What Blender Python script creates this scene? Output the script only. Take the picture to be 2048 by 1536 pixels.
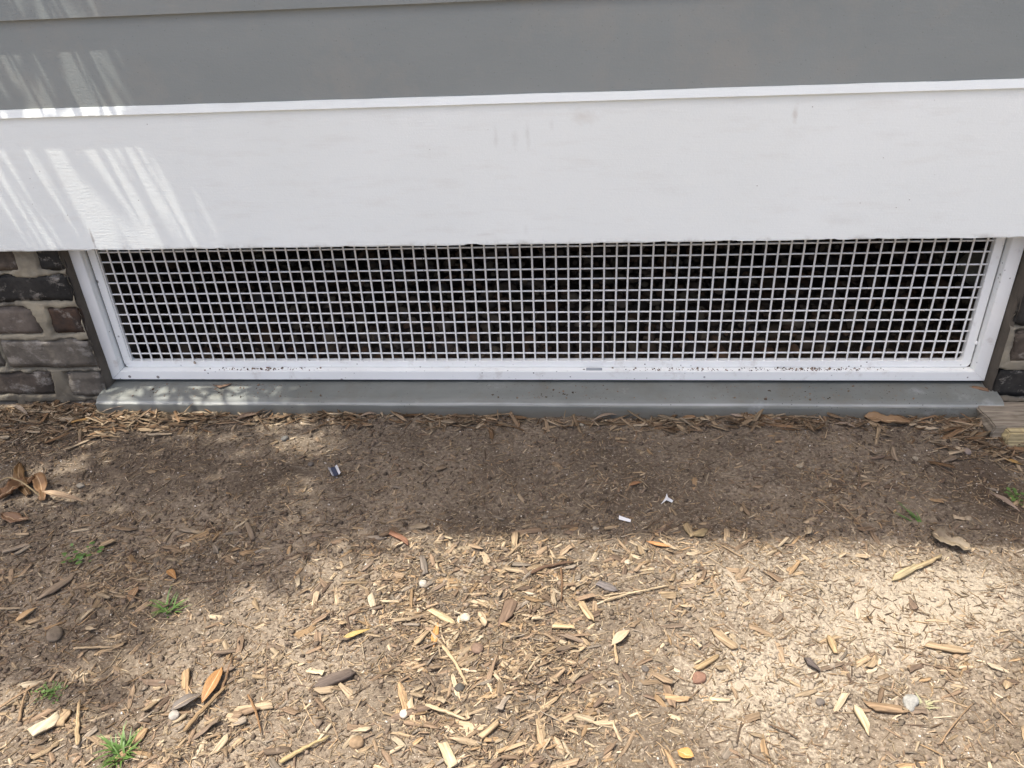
import bpy, bmesh, math, random
import numpy as np
from mathutils import Vector, Matrix, Euler

random.seed(7); rng = np.random.default_rng(11)
for o in list(bpy.data.objects): bpy.data.objects.remove(o)
scene = bpy.context.scene
COL = scene.collection

# ------------------------------------------------------------------ camera
cam_d = bpy.data.cameras.new('camera'); cam = bpy.data.objects.new('camera', cam_d); COL.objects.link(cam)
cam_d.sensor_width = 36.0; cam_d.lens = 1580.0 / 2048.0 * 36.0
cam_d.clip_start = 0.02; cam_d.clip_end = 400.0
def cam_basis(p, y, r):
    f = Vector((math.sin(y)*math.cos(p), math.cos(y)*math.cos(p), -math.sin(p)))
    rt = f.cross(Vector((0, 0, 1))).normalized(); u = rt.cross(f)
    return rt*math.cos(r)+u*math.sin(r), u*math.cos(r)-rt*math.sin(r), f
_r, _u, _f = cam_basis(0.53138, -0.10475, -0.05104)
CAM = Vector((0.1347, -1.5718, 0.8502))
cam.matrix_world = Matrix(((_r.x, _u.x, -_f.x, CAM.x), (_r.y, _u.y, -_f.y, CAM.y), (_r.z, _u.z, -_f.z, CAM.z), (0, 0, 0, 1)))
scene.camera = cam

# ------------------------------------------------------------------ sky, sun, exposure
SUN = Vector((0.26, 0.10, -1.0)).normalized()          # direction the light travels
world = bpy.data.worlds.new('World'); scene.world = world; world.use_nodes = True
wn = world.node_tree.nodes; wl = world.node_tree.links
sky = wn.new('ShaderNodeTexSky'); sky.sky_type = 'NISHITA'; sky.sun_disc = False
sky.sun_elevation = math.asin(-SUN.z); sky.sun_rotation = math.atan2(-SUN.x, -SUN.y)
sky.air_density = 0.68; sky.dust_density = 6.0; sky.ozone_density = 0.4
wn['Background'].inputs['Strength'].default_value = 0.15
wl.new(sky.outputs['Color'], wn['Background'].inputs['Color'])
sun_d = bpy.data.lights.new('sun', 'SUN'); sun_d.energy = 2.7; sun_d.angle = math.radians(0.53); sun_d.color = (1.0, 0.945, 0.86)
sun_o = bpy.data.objects.new('sun', sun_d); COL.objects.link(sun_o)
sun_o.rotation_euler = SUN.to_track_quat('-Z', 'Y').to_euler(); sun_o.location = (-2, -3, 8)
vs = scene.view_settings
vs.view_transform = 'Standard'; vs.look = 'None'; vs.gamma = 1.0; vs.use_curve_mapping = False
vs.exposure = 1.36

# eave that shades the wall and the strip of soil below it; crown clumps: shadow centre x, y, height, radii, leaves
EAVE_X0, EAVE_Y = -1.08, -0.728
CROWN = [(-.94, -.01, 1.35, .42, .11, 185), (-.41, -.01, 1.7, .17, .10, 230), (-1.05, -.36, 2.4, .38, .20, 500), (-.68, -.28, 2.2, .26, .16, 230), (-.68, -.52, 2.7, .30, .15, 480), (-1.1, -.62, 3.0, .36, .18, 560), (-.45, -.16, 2.4, .22, .10, 110), (-.42, -.32, 2.5, .18, .13, 130),
         (-1.20, -.17, 2.2, .26, .13, 220), (-.80, -.68, 2.8, .20, .11, 260), (-1.6, -.3, 3.2, .4, .5, 700), (-.70, -.75, 2.8, .15, .06, 110), (-.86, -.83, 2.9, .13, .06, 85), (-.48, -.57, 2.6, .13, .07, 110), (-.55, -.86, 2.8, .06, .03, 16), (-1.2, -.98, 3.4, .26, .10, 140), (-.30, -.50, 2.7, .09, .04, 40)]
# ------------------------------------------------------------------ where single things lie on the ground (metres)
LEAVES = [
    ((-0.404, -0.806), (-0.41, -0.868), 19, (0.4, 0.21, 0.07), 'oval', 'orange brown oval leaf lying against the long tan stick at lower left'),
    ((-0.45, -0.884), (-0.415, -0.853), 17, (0.17, 0.145, 0.11), 'oval', 'dull grey leaf tucked under the orange brown oval leaf'),
    ((-0.24, -0.744), (-0.197, -0.721), 9, (0.52, 0.36, 0.11), 'lance', 'narrow yellow leaf among wood chips left of the small orange leaf'),
    ((-0.093, -0.75), (-0.094, -0.699), 11, (0.55, 0.28, 0.08), 'lance', 'small pointed orange leaf standing out among wood chips at lower centre'),
    ((0.245, -0.508), (0.286, -0.522), 9, (0.5, 0.24, 0.08), 'lance', 'slim orange leaf just below the shadow edge right of centre'),
    ((0.259, -0.908), (0.279, -0.919), 17, (0.58, 0.32, 0.09), 'oval', 'bright orange leaf scrap at the bottom edge of the picture'),
    ((-0.617, -0.679), (-0.619, -0.645), 15, (0.34, 0.21, 0.1), 'oval', 'tan cupped leaf left of the grass tuft'),
    ((-0.584, -0.608), (-0.555, -0.633), 12, (0.42, 0.22, 0.07), 'lance', 'small orange leaf above the grass tuft in the shade'),
    ((-0.785, -0.731), (-0.766, -0.701), 12, (0.58, 0.38, 0.17), 'lance', 'pale orange leaf half in sun at the far left edge'),
    ((0.733, -0.477), (0.786, -0.51), 32, (0.25, 0.2, 0.12), 'ragged', 'large ragged grey brown leaf at the shadow edge on the right'),
    ((-0.288, -0.094), (-0.155, -0.045), 19, (0.36, 0.26, 0.16), 'oval', 'long pale tan leaf with its stem lying along the concrete sill'),
    ((0.288, -0.08), (0.339, -0.042), 11, (0.34, 0.24, 0.15), 'oval', 'small tan leaf leaning on the sill right of centre'),
    ((0.448, -0.09), (0.505, -0.081), 12, (0.43, 0.34, 0.24), 'bent', 'pale leaf bent in a sharp vee below the sill'),
    ((0.733, -0.099), (0.816, -0.129), 30, (0.33, 0.21, 0.1), 'ragged', 'broad folded brown leaf below the sill near its right end'),
    ((0.751, -0.038), (0.77, -0.118), 8, (0.38, 0.31, 0.21), 'lance', 'narrow pale leaf slanting across the broad folded brown leaf'),
    ((1.017, -0.064), (0.946, -0.146), 8, (0.38, 0.29, 0.18), 'lance', 'narrow curved leaf hanging over the end of the wood block'),
    ((1.027, -0.06), (0.983, -0.134), 14, (0.42, 0.31, 0.19), 'lance', 'cupped pale leaf hanging over the wood block beside the narrow one'),
    ((-1.045, -0.148), (-0.994, -0.124), 9, (0.46, 0.27, 0.08), 'lance', 'slim orange leaf on the dark soil below the left brick pier'),
    ((-0.989, -0.097), (-0.837, -0.075), 10, (0.38, 0.29, 0.19), 'lance', 'long straw coloured leaf strip lying below the left end of the sill'),
    ((-0.872, -0.121), (-0.837, -0.069), 12, (0.4, 0.3, 0.19), 'lance', 'pale tilted leaf right of the long straw coloured strip'),
    ((-0.783, -0.073), (-0.731, -0.115), 16, (0.3, 0.17, 0.08), 'ragged', 'small square brown leaf piece below the sill at left'),
    ((-1.021, -0.423), (-0.992, -0.349), 34, (0.21, 0.11, 0.045), 'ragged', 'big crumpled reddish brown leaf at the left edge'),
    ((-1.064, -0.293), (-0.972, -0.404), 24, (0.19, 0.11, 0.04), 'ragged', 'upright dark brown leaf behind the crumpled leaf at the left edge'),
    ((-1.002, -0.339), (-0.931, -0.422), 24, (0.3, 0.17, 0.07), 'ragged', 'curled amber leaf at the right of the leaf heap at the left edge'),
    ((-0.989, -0.463), (-0.919, -0.484), 22, (0.24, 0.14, 0.07), 'ragged', 'folded brown leaf below the crumpled leaf at the left edge'),
    ((0.996, -0.24), (0.967, -0.225), 11, (0.5, 0.31, 0.09), 'lance', 'bright orange leaf at the right edge below the wood block'),
    ((0.887, -0.35), (0.914, -0.402), 12, (0.33, 0.25, 0.17), 'lance', 'long grey leaf on the dark damp soil at the right edge'),
    ((0.223, -0.349), (0.248, -0.337), 9, (0.34, 0.17, 0.07), 'lance', 'rusty leaf scrap on the shaded soil right of centre'),
    ((0.177, -0.737), (0.207, -0.706), 15, (0.55, 0.42, 0.25), 'lance', 'cream pointed leaf in the sun right of the sandy centre'),
    ((0.705, -0.142), (0.664, -0.127), 9, (0.33, 0.25, 0.16), 'lance', 'slim tan leaf lying below the sill left of the broad folded leaf'),
    ((-0.468, -0.083), (-0.57, -0.062), 10, (0.36, 0.28, 0.19), 'lance', 'pale leaf strip below the sill where the sunny spots fall'),
    ((-0.46, -0.108), (-0.4, -0.074), 11, (0.3, 0.2, 0.11), 'oval', 'brown leaf below the sill right of the sunny spots'),
    ((-0.33, -0.098), (-0.366, -0.115), 9, (0.4, 0.3, 0.19), 'lance', 'pale short leaf left of the long leaf with a stem'),
    ((-0.653, -0.127), (-0.602, -0.105), 15, (0.26, 0.18, 0.11), 'oval', 'dull brown leaf below the sill left of the sunny spots'),
    ((0.567, -0.105), (0.522, -0.121), 8, (0.36, 0.28, 0.19), 'lance', 'thin tan leaf on the soil right of the bent pale leaf'),
    ((0.926, -0.095), (0.933, -0.049), 13, (0.36, 0.28, 0.19), 'lance', 'upright pale leaf leaning on the right end of the sill'),
    ((0.935, -0.123), (0.898, -0.116), 12, (0.3, 0.2, 0.11), 'oval', 'brown leaf heaped left of the wood block'),
    ((-1.23, -0.068), (-1.149, -0.124), 10, (0.4, 0.33, 0.23), 'lance', 'pale slanting leaf in front of the left brick pier'),
    ((-1.147, -0.067), (-1.175, -0.103), 9, (0.32, 0.24, 0.15), 'lance', 'grey tan leaf in front of the left brick pier'),
    ((0.215, -0.092), (0.149, -0.125), 10, (0.34, 0.26, 0.17), 'lance', 'tan leaf lying flat below the sill near the thin upright stalk'),
]
STICKS = [
    ((-0.414, -0.916), (-0.384, -0.839), 8, 0.02, (0.3, 0.21, 0.12), 'long tan stick beside the orange brown oval leaf at lower left'),
    ((-0.39, -0.86), (-0.397, -0.783), 5, -0.03, (0.2, 0.13, 0.08), 'thin dark stick crossing above the orange brown oval leaf'),
    ((0.047, -0.592), (0.119, -0.562), 8, 0.06, (0.14, 0.09, 0.06), 'thick dark twig just below the shadow edge at centre'),
    ((0.097, -0.576), (0.099, -0.65), 4, 0.03, (0.18, 0.11, 0.065), 'thin dark twig pointing down from the dark twig at centre'),
    ((0.168, -0.646), (0.274, -0.615), 4, 0.02, (0.5, 0.4, 0.26), 'long thin straw right of the dark twig at centre'),
    ((0.168, -0.635), (0.219, -0.627), 3, 0.03, (0.48, 0.38, 0.25), 'short thin straw beside the long straw at centre'),
    ((-0.08, -0.746), (-0.032, -0.819), 7, 0.03, (0.48, 0.37, 0.23), 'pale bent stick below the small pointed orange leaf'),
    ((-0.087, -0.852), (-0.026, -0.875), 7, 0.01, (0.5, 0.4, 0.26), 'pale stick right of the white pebble at lower centre'),
    ((-0.654, -0.781), (-0.594, -0.776), 5, 0.01, (0.44, 0.34, 0.22), 'pale straight stick left of the leaf shadow at lower left'),
    ((-0.831, -0.705), (-0.797, -0.699), 5, 0, (0.48, 0.38, 0.25), 'pale straight stick at the left edge in the sun'),
    ((-1.059, -0.367), (-0.932, -0.418), 5, 0.22, (0.4, 0.31, 0.18), 'arched pale stem over the leaf heap at the left edge'),
    ((0.669, -0.277), (0.643, -0.356), 4, 0.05, (0.18, 0.13, 0.09), 'dark thin twig on shaded soil near the right'),
    ((0.816, -0.266), (0.852, -0.31), 3, 0.03, (0.18, 0.13, 0.09), 'fine dark twig on shaded soil left of the wood block'),
    ((0.603, -0.401), (0.626, -0.485), 4, 0.03, (0.28, 0.2, 0.13), 'thin brown fibre running to the shadow edge at right'),
    ((0.371, -0.514), (0.454, -0.601), 3, 0.02, (0.3, 0.22, 0.14), 'long fine fibre in the sunlit soil right of centre'),
    ((-0.7, -0.898), (-0.665, -0.849), 5, 0.02, (0.34, 0.24, 0.15), 'brown straight stick at the left edge below the shade'),
    ((-0.654, -0.916), (-0.68, -0.854), 5, 0.03, (0.3, 0.21, 0.13), 'brown stick leaning upright at lower left'),
    ((-0.55, -0.946), (-0.586, -0.877), 7, 0.02, (0.46, 0.34, 0.2), 'tan splintered stick above the dense grass tuft'),
    ((-0.347, -0.852), (-0.307, -0.911), 4, 0.04, (0.28, 0.17, 0.09), 'thin red brown twig right of the grass at lower left'),
    ((0.185, -0.772), (0.182, -0.706), 5, 0.01, (0.44, 0.33, 0.2), 'upright straw in the sand right of centre'),
    ((-0.265, -0.954), (-0.209, -0.913), 7, 0.01, (0.44, 0.34, 0.18), 'yellow split stick at the bottom left of centre'),
    ((0.245, -0.475), (0.323, -0.4), 2, 0.03, (0.16, 0.11, 0.07), 'hair thin dark twig in the shade right of centre'),
    ((0.383, -0.867), (0.421, -0.884), 3, 0.05, (0.16, 0.11, 0.07), 'thin dark twig on sand at the lower right'),
    ((0.599, -0.883), (0.672, -0.811), 3, 0.02, (0.3, 0.21, 0.13), 'long thin brown twig at the lower right'),
    ((0.3, -0.116), (0.404, -0.103), 4, 0.01, (0.4, 0.31, 0.2), 'straight pale stalk lying below the sill right of centre'),
    ((0.722, -0.036), (0.693, -0.103), 3, 0.05, (0.28, 0.22, 0.14), 'thin dry stalk standing against the sill at right'),
]
CHIPS = [
    ((-0.253, -0.832), (-0.2, -0.805), 19, 7, (0.15, 0.12, 0.1), 'dark weathered wood chunk in the sun at lower left of centre'),
    ((-0.055, -0.91), (-0.035, -0.946), 22, 8, (0.5, 0.4, 0.26), 'large pale pointed wood chip at the bottom edge'),
    ((0.016, -0.642), (0.004, -0.701), 21, 8, (0.2, 0.14, 0.1), 'large dark brown wood chip at the sunny centre'),
    ((-0.112, -0.67), (-0.066, -0.697), 12, 5, (0.52, 0.41, 0.25), 'pale pointed wood chip left of the white pebble'),
    ((0.643, -0.713), (0.698, -0.725), 17, 7, (0.36, 0.27, 0.17), 'long brown wood chip on sand near the right edge'),
    ((0.523, -0.827), (0.573, -0.835), 13, 7, (0.3, 0.21, 0.13), 'brown flat wood chip left of the grey lump at lower right'),
    ((0.506, -0.83), (0.513, -0.87), 13, 6, (0.52, 0.41, 0.26), 'pale wood chip slanting below the brown flat one at lower right'),
    ((0.505, -0.705), (0.505, -0.742), 14, 5, (0.44, 0.32, 0.18), 'orange tan wood chip alone on the sand at right'),
    ((0.458, -0.753), (0.474, -0.775), 10, 6, (0.13, 0.11, 0.1), 'dark grey wood chip on the sand at right'),
    ((0.633, -0.587), (0.689, -0.549), 15, 6, (0.4, 0.33, 0.2), 'yellow split wood piece on sunlit sand at right'),
    ((0.672, -0.559), (0.734, -0.524), 8, 6, (0.4, 0.31, 0.18), 'thin yellow split wood piece above the wider one at right'),
    ((-0.622, -0.936), (-0.603, -0.901), 26, 8, (0.52, 0.44, 0.31), 'broad whitish wood chip at lower left'),
    ((-0.6, -0.919), (-0.596, -0.893), 22, 8, (0.42, 0.31, 0.19), 'broad tan wood chip above the whitish one at lower left'),
    ((0.756, -0.21), (0.749, -0.257), 11, 5, (0.27, 0.21, 0.15), 'upright grey wood chip on shaded soil near the right'),
    ((0.831, -0.263), (0.867, -0.24), 13, 6, (0.23, 0.18, 0.13), 'grey brown block shaped chip on shaded soil left of the wood block'),
    ((0.702, -0.252), (0.73, -0.246), 7, 4, (0.25, 0.18, 0.13), 'short brown chip left of the upright grey chip'),
    ((0.327, -0.486), (0.354, -0.474), 18, 8, (0.36, 0.28, 0.16), 'squarish chip at the shadow edge right of centre'),
    ((0.319, -0.457), (0.326, -0.494), 14, 6, (0.38, 0.29, 0.17), 'upright chip at the shadow edge left of the squarish one'),
    ((-0.164, -0.305), (-0.145, -0.291), 12, 5, (0.24, 0.18, 0.12), 'short tan chip alone on dark soil left of centre'),
    ((-0.215, -0.499), (-0.175, -0.524), 13, 8, (0.26, 0.14, 0.09), 'reddish brown bark piece at the shadow edge left of centre'),
    ((-0.145, -0.555), (-0.131, -0.598), 14, 8, (0.2, 0.17, 0.14), 'grey splintered wood piece in the sun left of centre'),
    ((0.153, -0.687), (0.13, -0.645), 12, 5, (0.46, 0.35, 0.21), 'tan chip in the sun below the dark twig'),
    ((0.088, -0.701), (0.122, -0.702), 11, 5, (0.52, 0.39, 0.23), 'pale flat chip lying level in the sun at centre'),
    ((0.297, -0.776), (0.337, -0.748), 9, 6, (0.38, 0.28, 0.16), 'brown splinter above the red pebble'),
    ((-0.749, -0.618), (-0.777, -0.678), 20, 6, (0.27, 0.21, 0.15), 'grey flat wood chip in tree shade at left'),
    ((-0.919, -0.567), (-0.881, -0.545), 11, 5, (0.36, 0.29, 0.21), 'pale grey wood strip at the left edge below the leaf heap'),
    ((-0.891, -0.572), (-0.876, -0.548), 8, 4, (0.4, 0.33, 0.24), 'short pale strip right of the grey strip at the left edge'),
    ((-0.614, -0.496), (-0.58, -0.502), 13, 4, (0.27, 0.22, 0.16), 'oval grey bark flake in shade at left'),
    ((-0.489, -0.482), (-0.46, -0.526), 10, 5, (0.28, 0.22, 0.16), 'upright grey chip at the shadow edge left'),
    ((0.021, -0.876), (-0.004, -0.901), 12, 6, (0.42, 0.31, 0.19), 'tan chip at the lower centre below the pale stick'),
    ((0.364, -0.737), (0.328, -0.705), 14, 7, (0.36, 0.27, 0.17), 'fibrous brown wood piece at the left rim of the sand'),
    ((0.159, -0.605), (0.191, -0.621), 14, 7, (0.18, 0.16, 0.15), 'dark grey flat chip above the long straw'),
]
STONES = [
    ((-0.053, -0.686), 10, (0.72, 0.66, 0.55), 'smooth white pebble among chips at lower centre'),
    ((-0.116, -0.865), 8, (0.78, 0.74, 0.68), 'round white pebble left of the pale stick at lower centre'),
    ((0.584, -0.818), 13, (0.42, 0.43, 0.43), 'lumpy grey stone in the chips at lower right'),
    ((-0.44, -0.891), 10, (0.5, 0.48, 0.46), 'small grey white stone left of the long tan stick'),
    ((-0.703, -0.753), 16, (0.26, 0.22, 0.18), 'flat brown stone in tree shade at left'),
    ((-0.025, -0.749), 12, (0.28, 0.2, 0.16), 'brown pebble below the large dark brown chip'),
    ((-0.043, -0.819), 9, (0.12, 0.115, 0.11), 'dark grey pebble at the end of the pale bent stick'),
    ((0.302, -0.79), 12, (0.33, 0.2, 0.155), 'reddish brown pebble on the left rim of the sand'),
    ((-0.172, -0.914), 13, (0.38, 0.28, 0.19), 'tan nut shaped stone at the bottom left of centre'),
    ((-0.133, -0.616), 8, (0.62, 0.6, 0.55), 'pale lump under the grey splintered wood piece'),
    ((0.21, -0.556), 7, (0.62, 0.55, 0.44), 'little pale pebble at the sunny centre right of the twig'),
    ((0.156, -0.472), 5, (0.55, 0.5, 0.42), 'tiny pale pebble at the shadow edge at centre'),
    ((0.064, -0.436), 6, (0.33, 0.29, 0.24), 'tiny grey pebble in shade at centre'),
    ((0.791, -0.24), 7, (0.5, 0.45, 0.37), 'pale pebble on shaded soil right of the upright grey chip'),
    ((0.9, -0.211), 9, (0.4, 0.34, 0.32), 'pinkish grey pebble at the edge of the damp soil'),
    ((0.819, -0.421), 8, (0.45, 0.38, 0.29), 'tan pebble in shade right of the grass sprig'),
    ((0.131, -0.13), 5, (0.66, 0.6, 0.48), 'round pale pebble on the bare soil below the sill'),
    ((-0.885, -0.367), 9, (0.42, 0.39, 0.34), 'small grey lump on dark soil at left'),
    ((-0.424, -0.295), 8, (0.2, 0.18, 0.17), 'dark pebble left of the foil wrapper'),
    ((-0.512, -0.197), 9, (0.24, 0.24, 0.235), 'grey pebble where the sunny spots end at left'),
    ((0.462, -0.824), 8, (0.2, 0.18, 0.17), 'dark pebble on the sand at the lower right'),
    ((0.225, -0.779), 6, (0.2, 0.18, 0.17), 'dark pebble at lower centre on the soil'),
]
TUFTS = [
    ((-0.54, -0.694), 0.026, 34, 'blade', 'sparse bright green grass tuft in the sun at left'),
    ((-0.763, -0.571), 0.034, 22, 'weed', 'small green leafy weed in tree shade at left'),
    ((-0.486, -0.952), 0.023, 80, 'blade', 'dense green grass tuft at the bottom left'),
    ((-0.643, -0.863), 0.026, 80, 'clover', 'low tiny leaved green weed at lower left'),
    ((0.726, -0.432), 0.022, 12, 'sprig', 'single green grass sprig on shaded soil at right'),
    ((0.604, -0.818), 0.013, 14, 'pale', 'pale dry grass wisp beside the lumpy grey stone'),
    ((0.934, -0.349), 0.028, 20, 'weed', 'small green weed on damp soil at the right edge'),
]
DENS = [
    (-0.068, -0.745, 0.198, 0.115, 1.0),
    (-0.15, -0.864, 0.183, 0.098, 0.8),
    (0.074, -0.838, 0.141, 0.085, 0.75),
    (0.206, -0.562, 0.217, 0.081, 0.7),
    (-0.007, -0.569, 0.187, 0.07, 0.5),
    (0.412, -0.468, 0.139, 0.076, 0.6),
    (0.333, -0.67, 0.1, 0.087, 0.6),
    (0.544, -0.817, 0.141, 0.07, 0.9),
    (0.697, -0.751, 0.11, 0.092, 0.6),
    (0.546, -0.893, 0.126, 0.042, 0.5),
    (-0.729, -0.653, 0.202, 0.116, 0.75),
    (-0.581, -0.588, 0.162, 0.07, 0.6),
    (-0.656, -0.871, 0.12, 0.1, 0.7),
    (-0.357, -0.914, 0.139, 0.085, 0.6),
    (-0.298, -0.764, 0.093, 0.089, 0.55),
    (-0.009, -0.92, 0.134, 0.042, 0.7),
    (-1.12, -0.17, 0.179, 0.114, 0.6),
    (-0.382, -0.34, 0.122, 0.092, 0.2),
    (0.261, -0.372, 0.186, 0.087, 0.35),
    (0.643, -0.318, 0.148, 0.089, 0.2),
    (0.91, -0.312, 0.063, 0.089, 0.8),
]
SAND = [
    (0.605, -0.669, 0.244, 0.104, 1.0),
    (0.386, -0.799, 0.139, 0.08, 0.95),
    (0.364, -0.615, 0.072, 0.043, 0.6),
    (0.746, -0.591, 0.124, 0.064, 0.8),
    (0.418, -0.899, 0.115, 0.043, 0.5),
    (-0.065, -0.595, 0.068, 0.046, 0.55),
    (-0.436, -0.654, 0.076, 0.065, 0.4),
    (-0.444, -0.76, 0.056, 0.029, 0.35),
    (0.191, -0.91, 0.078, 0.036, 0.3),
    (0.466, -0.542, 0.149, 0.047, 0.5),
]
DAMP_SHADE = [  # damp patches; some are painted shade that deepens the strip by the wall
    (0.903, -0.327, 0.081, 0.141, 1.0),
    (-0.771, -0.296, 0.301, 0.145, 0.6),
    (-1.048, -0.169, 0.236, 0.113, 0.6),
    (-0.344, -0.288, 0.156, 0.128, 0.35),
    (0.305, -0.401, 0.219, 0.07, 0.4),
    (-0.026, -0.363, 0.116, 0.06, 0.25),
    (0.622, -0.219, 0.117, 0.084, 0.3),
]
# ------------------------------------------------------------------ helpers
def tag(o, label=None, cat=None, group=None, kind=None):
    if label: o['label'] = label
    if cat: o['category'] = cat
    if group: o['group'] = group
    if kind: o['kind'] = kind
    return o
def empty(name, loc=(0, 0, 0)):
    o = bpy.data.objects.new(name, None); o.empty_display_size = 0.05; o.location = loc; COL.objects.link(o); return o
def mesh_np(name, V, F, mat=None, smooth=False):
    me = bpy.data.meshes.new(name)
    V = np.asarray(V, dtype=np.float64).reshape(-1, 3)
    if isinstance(F, np.ndarray):
        n, k = F.shape
        me.vertices.add(len(V)); me.vertices.foreach_set('co', V.ravel())
        me.loops.add(n*k); me.loops.foreach_set('vertex_index', F.ravel().astype(np.int32))
        me.polygons.add(n); me.polygons.foreach_set('loop_start', np.arange(0, n*k, k, dtype=np.int32))
        me.polygons.foreach_set('loop_total', np.full(n, k, dtype=np.int32))
        me.update(calc_edges=True); me.validate()
    else:
        me.from_pydata([tuple(v) for v in V], [], F); me.update()
    if smooth: me.polygons.foreach_set('use_smooth', np.ones(len(me.polygons), dtype=bool))
    if mat: me.materials.append(mat)
    return me
def obj(name, me, parent=None, loc=None):
    o = bpy.data.objects.new(name, me); COL.objects.link(o)
    if parent: o.parent = parent
    if loc is not None: o.location = loc
    return o
def bm_obj(name, bm, mat, parent=None, smooth=False):
    me = bpy.data.meshes.new(name); bmesh.ops.recalc_face_normals(bm, faces=bm.faces)
    bm.to_mesh(me); bm.free(); me.materials.append(mat)
    if smooth: me.polygons.foreach_set('use_smooth', np.ones(len(me.polygons), dtype=bool))
    return obj(name, me, parent)
def add_box(bm, x0, x1, y0, y1, z0, z1):
    vs_ = [bm.verts.new(p) for p in ((x0,y0,z0),(x1,y0,z0),(x1,y1,z0),(x0,y1,z0),(x0,y0,z1),(x1,y0,z1),(x1,y1,z1),(x0,y1,z1))]
    for f in ((0,3,2,1),(4,5,6,7),(0,1,5,4),(1,2,6,5),(2,3,7,6),(3,0,4,7)): bm.faces.new([vs_[i] for i in f])
    return vs_
def box_obj(name, mat, parent, x0, x1, y0, y1, z0, z1, bevel=0.0):
    bm = bmesh.new(); add_box(bm, x0, x1, y0, y1, z0, z1)
    if bevel: bmesh.ops.bevel(bm, geom=bm.edges[:], offset=bevel, segments=2, affect='EDGES')
    return bm_obj(name, bm, mat, parent)
def extrude_x(name, mat, parent, prof, x0, x1, nx=1, jitter=None, smooth=False, caps=True):
    """profile of (y, z) points, open or closed, swept along X; jitter(i, x, y, z) -> (x, y, z)"""
    xs = np.linspace(x0, x1, nx+1); m = len(prof); V = []; F = []
    for x in xs:
        for i, (y, z) in enumerate(prof): V.append(jitter(i, x, y, z) if jitter else (x, y, z))
    for a in range(nx):
        for i in range(m):
            j = (i+1) % m
            F.append((a*m+i, a*m+j, (a+1)*m+j, (a+1)*m+i))
    if caps: F.append(tuple(range(m-1, -1, -1))); F.append(tuple(nx*m+i for i in range(m)))
    bm = bmesh.new(); vv = [bm.verts.new(v) for v in V]
    for f in F: bm.faces.new([vv[i] for i in f])
    return bm_obj(name, bm, mat, parent, smooth)

def _hash(ix, iy, s):
    h = (ix.astype(np.int64)*374761393 + iy.astype(np.int64)*668265263 + s*982451653) & 0x7fffffff
    h = ((h ^ (h >> 13))*1274126177) & 0x7fffffff
    return ((h ^ (h >> 16)) & 0xffff)/65535.0
def vnoise(x, y, s=0):
    x = np.asarray(x, float); y = np.asarray(y, float)
    ix = np.floor(x); iy = np.floor(y); fx = x-ix; fy = y-iy
    fx = fx*fx*fx*(fx*(fx*6-15)+10); fy = fy*fy*fy*(fy*(fy*6-15)+10)
    a = _hash(ix, iy, s); b = _hash(ix+1, iy, s); c = _hash(ix, iy+1, s); d = _hash(ix+1, iy+1, s)
    return (a*(1-fx)+b*fx)*(1-fy)+(c*(1-fx)+d*fx)*fy*1.0
def fbm(x, y, s=0, oct=4):
    t = 0; a = 1; n = 0
    for k in range(oct):
        t = t+a*vnoise(np.asarray(x)*2**k+13.7*k, np.asarray(y)*2**k-7.3*k, s+k); n += a; a *= .5
    return t/n-0.5

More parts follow.
